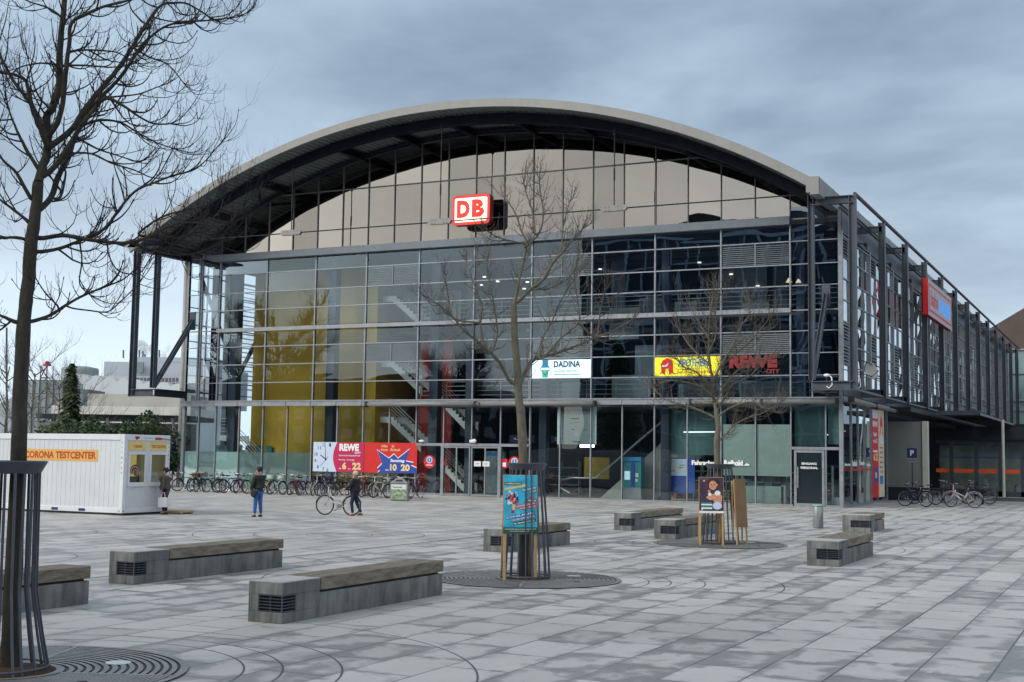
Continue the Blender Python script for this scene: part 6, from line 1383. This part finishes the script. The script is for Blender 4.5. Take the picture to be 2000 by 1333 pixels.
bxs = [-31.7, -31.0, -30.3, -29.6, -28.9, -28.2, -27.5, -26.7, -26.0, -25.3, -24.7, -24.1, -23.5, -22.9, -22.3, -21.6, -21.0, -20.4, -19.9, -19.3, -18.8, -18.2, -17.7, -17.2]
for k, (c, kd, acc, lab) in enumerate(rowb):
    fl = rnd.random() < .3
    bike(bxs[k]-.5+rnd.uniform(-.16, .16), -5.9+rnd.uniform(-.4, .3), radians(-90+rnd.uniform(-26, 22))+(pi if fl else 0), cols[c], kd, lab, GR, acc, rnd.uniform(-.16, .14), cols['silver'] if c in ('silver', 'white') else None, rnd.uniform(-.3, .3))
extra = [('black', 'ebike', 'dark heavy bicycle parked at a slant near the left end of the row'), ('grey', 'city', 'grey bicycle parked crosswise behind the green one'), ('blue', 'city', 'blue bicycle squeezed in left of the clock banner'), ('black', 'city', 'black bicycle squeezed in below the magenta part of the banner'), ('silver', 'ebike', 'silver bicycle squeezed in below the starburst'), ('dark blue', 'step', 'dark blue bicycle squeezed in right of the standing man')]
for (c, kd, lab), x in zip(extra, (-30.4, -27.9, -23.6, -20.9, -18.6, -25.4)): bike(x, -5.0, radians(rnd.uniform(-110, -60)), cols[c], kd, lab, GR, ('guards', 'rack'), rnd.uniform(-.1, .1), None, rnd.uniform(-.5, .5))
b = MB()
for k in range(25): b.torus((0, 0, .0), .3, .02, 'x', 12, 5, 0, pi); n0 = len(b.v)//1; seg = 13*5; b.v[-seg:] = [(x-32.4+k*.62, y-5.8, z+.02) for x, y, z in b.v[-seg:]]
b.box(-32.6, -17.0, -6.15, -6.09, .01, .05); b.box(-32.6, -17.0, -5.5, -5.44, .01, .05); tag(b.build('bicycle_rack', galv), 'long low metal rack under the row of bicycles by the left glazing', 'bicycle rack')
G2 = 'bicycles parked right of the hall'
def gp(u, v): P = at(u, v, 1.0)-CP; t = -CP.z/P.z; return CP+P*t
def pbike(u, v, ang, *a, **k): q = gp(u, v); o = bike(q.x, q.y, radians(ang), *a, **k); o.scale = (1.1, 1.1, 1.1); return o
pbike(1788, 990, 158, cols['dark blue'], 'ebike', 'dark blue electric bicycle in front of the grey wall', G2, ('guards', 'rack'), lean=.05, steer=.2)
pbike(1806, 986, 168, cols['black'], 'step', 'black bicycle half behind the dark blue electric one', G2, ('guards', 'rack'), lean=-.05)
pbike(1880, 992, 172, cols['silver'], 'step', 'silver step-through bicycle with bright mudguards, front wheel turned', G2, ('guards', 'rack'), guardc=cols['silver'], lean=.04, steer=.9)
pbike(1868, 984, 185, cols['dark red'], 'city', 'dark red bicycle behind the silver one', G2, ('guards',), lean=-.06)
pbike(1912, 985, 165, cols['purple'], 'city', 'purple bicycle with a pale rear carrier at the right end of the group', G2, ('guards', 'rack'), guardc=cols['grey'], lean=.08)
pbike(1842, 979, 95, cols['black'], 'city', 'dark bicycle facing the passage, handlebars raised above the others', G2, ('guards',), lean=.05)
pbike(1898, 978, 85, cols['grey'], 'ebike', 'grey bicycle standing head-on behind the silver bicycle', G2, ('guards', 'basket'))
pbike(1960, 969, 70, cols['black'], 'city', 'black bicycle in front of the glass shelter, left of the last two', G2, ('guards',))
pbike(1974, 969, 80, cols['black'], 'step', 'black bicycle in front of the glass shelter, second from the right edge', G2, ('guards',))
pbike(1992, 970, 75, cols['grey'], 'city', 'bicycle cut by the right edge of the picture', G2, ('guards',))
q = gp(1850, 984); b = MB(); b.box(q.x-1.6, q.x+1.9, q.y+.2, q.y+.9, .72, .80); b.box(q.x-1.5, q.x-1.4, q.y+.3, q.y+.8, 0, .72); b.box(q.x+1.7, q.x+1.8, q.y+.3, q.y+.8, 0, .72); tag(b.build('bicycle_shelter_bar', steel_d), 'dark low rack beam behind the right group of bicycles', 'bicycle rack')

# ------------------------------------------------------------ people
skin_m = mat('skin', (.50, .29, .21), .6, 0, .08, 8)
def skinned(name, verts, edges, m_, parent, root=0, sub=1):
    me = bpy.data.meshes.new(name); me.from_pydata([v[:3] for v in verts], edges, [])
    o = bpy.data.objects.new(name, me); C.objects.link(o)
    bm = bmesh.new(); bm.from_mesh(me); lay = bm.verts.layers.skin.verify(); bm.verts.ensure_lookup_table()
    for i, v in enumerate(verts):
        r = v[3]; bm.verts[i][lay].radius = (r, v[4] if len(v) > 4 else r); bm.verts[i][lay].use_root = (i == root)
    bm.to_mesh(me); bm.free()
    md = o.modifiers.new('s', 'SKIN'); md.use_smooth_shade = True
    if sub: s = o.modifiers.new('u', 'SUBSURF'); s.levels = sub; s.render_levels = sub
    dg = bpy.context.evaluated_depsgraph_get(); m2 = bpy.data.meshes.new_from_object(o.evaluated_get(dg)); bpy.data.objects.remove(o); bpy.data.meshes.remove(me)
    m2.materials.clear(); m2.materials.append(m_); m2.name = name
    for p in m2.polygons: p.use_smooth = True
    return link(name, m2, parent)
def person(loc, rz, h, J, label, jacket, trousers, shoe, hairm, hat=None, coat=False, coatlen=.0):
    """J: joint table in units of body height, x forward, y to the person's left"""
    r = empty('person', loc, rz, label, 'person'); S = lambda p: tuple(c*h for c in p)
    V, E_ = [], []
    def add(p, rad, par=None, rad2=None):
        V.append((*S(p), rad*h, (rad2 or rad)*h)); 
        if par is not None: E_.append((par, len(V)-1))
        return len(V)-1
    pel = add((0, 0, .52), .068); wa = add((.0, 0, .60), .062, pel); ch = add((.005, 0, .72), .072, wa); sh = add((0, 0, .80), .060, ch); nk = add((.006, 0, .845), .030, sh); hb = add((.012, 0, .885), .040, nk); hm = add((.012, 0, .925), .050, hb); ht = add((.006, 0, .965), .040, hm)
    nose = add((.066, 0, .912), .007, hm)
    for s, k in ((1, 'L'), (-1, 'R')):
        e = add((J['sh'][0], s*.105, .795), .034, sh); el = add(J['el'+k], .025, e); wr = add(J['wr'+k], .017, el)
        wv = Vector(J['wr'+k])-Vector(J['el'+k]); wv.normalize(); c = Vector(J['wr'+k])+wv*.035; pm_ = add(tuple(c), .016, wr)
        side = wv.cross(Vector((0, s, 0))); side = side.normalized() if side.length > .1 else Vector((1, 0, 0))
        for f in range(4):
            o1 = side*(-.012+.008*f); ln = (.034, .040, .038, .030)[f]
            a_ = add(tuple(c+wv*.014+o1), .0052, pm_); add(tuple(c+wv*(.014+ln)+o1*1.2+Vector((.004, -s*.012, 0))), .0042, a_)
        t1 = add(tuple(c+side*.022), .0055, pm_); add(tuple(c+side*.030+wv*.02), .0045, t1)
        hp = add((0, s*.052, .49), .056, pel); kn = add(J['kn'+k], .034, hp); an = add(J['an'+k], .022, kn); a_ = Vector(J['an'+k]); add((a_.x+.075, a_.y+s*.01, max(.018, a_.z-.022)), .016, an)
    skinned('body', V, E_, skin_m, r, 0)
    # jacket
    V, E_ = [], []; lo = coatlen
    f_ = 1+lo*2.6; a0 = add((0, 0, .66), .092*f_); a1 = add((.004, 0, .74), .090*f_, a0); a2 = add((0, 0, .812), .066, a1); a3 = add((0, 0, .835), .047, a2); w1 = add((0, 0, .58), .090*f_, a0); w2 = add((0, 0, .52-lo*.6), .090*f_, w1); w3 = add((0, 0, .48-lo*1.6), .093*f_, w2)
    for s, k in ((1, 'L'), (-1, 'R')):
        e = add((J['sh'][0], s*.108, .80), .048, a2); el = add(J['el'+k], .042, e); wr = add(J['wr'+k], .031, el)
    skinned('jacket', V, E_, jacket, r, 0)
    V, E_ = [], []; p0 = add((0, 0, .52), .075)
    for s, k in ((1, 'L'), (-1, 'R')):
        hp = add((0, s*.052, .485), .062, p0); kn = add(J['kn'+k], .042, hp); an = add(tuple(Vector(J['an'+k])+Vector((0, 0, .012))), .033, kn)
    skinned('trousers', V, E_, trousers, r, 0)
    for s, k in ((1, 'L'), (-1, 'R')):
        a_ = Vector(J['an'+k]); b = MB(); b.lathe([(.02, 0), (.034, .004), (.034, .018), (.022, .04), (.01, .046)], (0, 0, 0), 12, 1.9, .75)
        b.v = [((x+a_.x+.022)*h, (y+a_.y)*h, (z+max(0, a_.z-.045))*h) for x, y, z in b.v]; b.build('shoe', shoe, r, True)
    b = MB(); b.blob((0, 0, 0), (.064*h, .057*h, .058*h), 10); b.v = [(x-.006*h, y, z+.945*h) for x, y, z in b.v if True]; b.build('hair' if hat is None else 'hat', hat or hairm, r, True)
    for s in (-1, 1):
        b = MB(); b.blob((.058*h, s*.02*h, .922*h), (.006*h, .008*h, .005*h), 6); b.build('eye', P_black, r)
        b = MB(); b.blob((.008*h, s*.052*h, .915*h), (.012*h, .006*h, .018*h), 6); b.build('ear', skin_m, r)
    b = MB(); b.blob((.056*h, 0, .893*h), (.006*h, .014*h, .004*h), 6); b.build('mouth', P_rust, r)
    return r
jn = mat('denim_blue', (.03, .12, .36), .85, 0, .3, 14); jd = mat('dark_olive_jacket', (.018, .022, .018), .8, 0, .3, 8); tw_ = mat('grey_tweed_coat', (.085, .085, .075), .9, 0, .4, 40)
nv = mat('navy_trousers', (.012, .018, .05), .85, 0, .2, 8); bk = mat('black_coat', (.012, .013, .022), .85, 0, .25, 8); hr = mat('dark_hair', (.012, .010, .009), .7, 0, .3, 20, (1, 1, 6)); brs = mat('brown_shoe', (.10, .04, .02), .6); bks = mat('dark_shoe', (.012, .012, .018), .6); wool = mat('cream_wool', (.62, .54, .38), .95, 0, .2, 40, bump=.5)
# toward the camera / left-right in the picture: rz such that local x points where the person looks
q = gp(503, 1010)
man = person((q.x, q.y, 0), radians(170), 1.72, dict(sh=(0, 0), elL=(.02, .14, .64), wrL=(.10, .11, .53), elR=(.03, -.14, .64), wrR=(.13, -.08, .56), knL=(.02, .05, .28), anL=(.03, .055, .045), knR=(.0, -.06, .28), anR=(-.02, -.07, .045)), 'man in dark jacket and blue jeans with a shoulder bag, standing on the square', jd, jn, bks, hr)
b = MB(); b.blob((-.06, .26, .80), (.16, .06, .14), 8); bag = b.build('shoulder_bag', bk, None, True); bag.matrix_world = man.matrix_basis.copy(); bag.location = man.location; bag.rotation_euler = (0, 0, radians(170)); tag(bag, 'round black bag hanging at the hip of the man in blue jeans', 'bag')
b = MB(); b.torus((0, 0, 1.22), .085, .035, 'z', 14, 6); b.build('scarf', mat('grey_scarf', (.16, .17, .17), .9), man, True).location = (0, 0, .20)
q = gp(692, 1008)
wom = person((q.x, q.y, 0), radians(188), 1.60, dict(sh=(0, 0), elL=(.05, .14, .66), wrL=(.17, .15, .60), elR=(.05, -.14, .66), wrR=(.17, -.12, .60), knL=(.05, .05, .28), anL=(.02, .05, .045), knR=(-.03, -.05, .28), anR=(-.14, -.05, .06)), 'woman in a black coat and cream knitted hat pushing a silver bicycle', bk, nv, brs, hr, hat=wool, coatlen=.05)
b = MB(); b.blob((-.03, 0, 1.36), (.07, .085, .12), 8); b.build('hair', mat('blond_hair', (.22, .12, .04), .8), wom, True)
b = MB(); b.torus((0.01, 0, 1.31), .085, .04, 'z', 14, 6); b.build('scarf', mat('mustard_scarf', (.22, .18, .08), .9), wom, True)
qb = gp(660, 1007); bike(qb.x, qb.y, radians(190), cols['silver'], 'step', 'silver bicycle pushed by the woman in the cream hat', None, ('guards',), lean=.04, guardc=cols['grey'])
q = Vector((-15.30, -26.9, 0))
pc_ = person((q.x, q.y, 0), radians(200), 1.62, dict(sh=(0, 0), elL=(-.01, .15, .64), wrL=(.02, .15, .52), elR=(.0, -.15, .64), wrR=(.04, -.14, .52), knL=(.01, .05, .28), anL=(.0, .05, .045), knR=(-.0, -.05, .28), anR=(-.02, -.05, .045)), 'person in a thick grey coat standing at the end of the white container', tw_, nv, bks, hr, coatlen=.06)
b = MB(); b.prism([(-.15, 0), (.15, 0), (.17, .30), (.10, .34), (-.10, .34), (-.17, .30)], -.06, .06); b.tube([(-.08, 0, .32), (-.04, 0, .50), (.04, 0, .50), (.08, 0, .32)], .012, 5)
bg_ = b.build('carrier_bag', P_white, None, False, .01, (q.x+.10, q.y-.20, .26)); bg_.rotation_euler = (0, 0, radians(10)); tag(bg_, 'white carrier bag held by the person in the grey coat', 'bag')
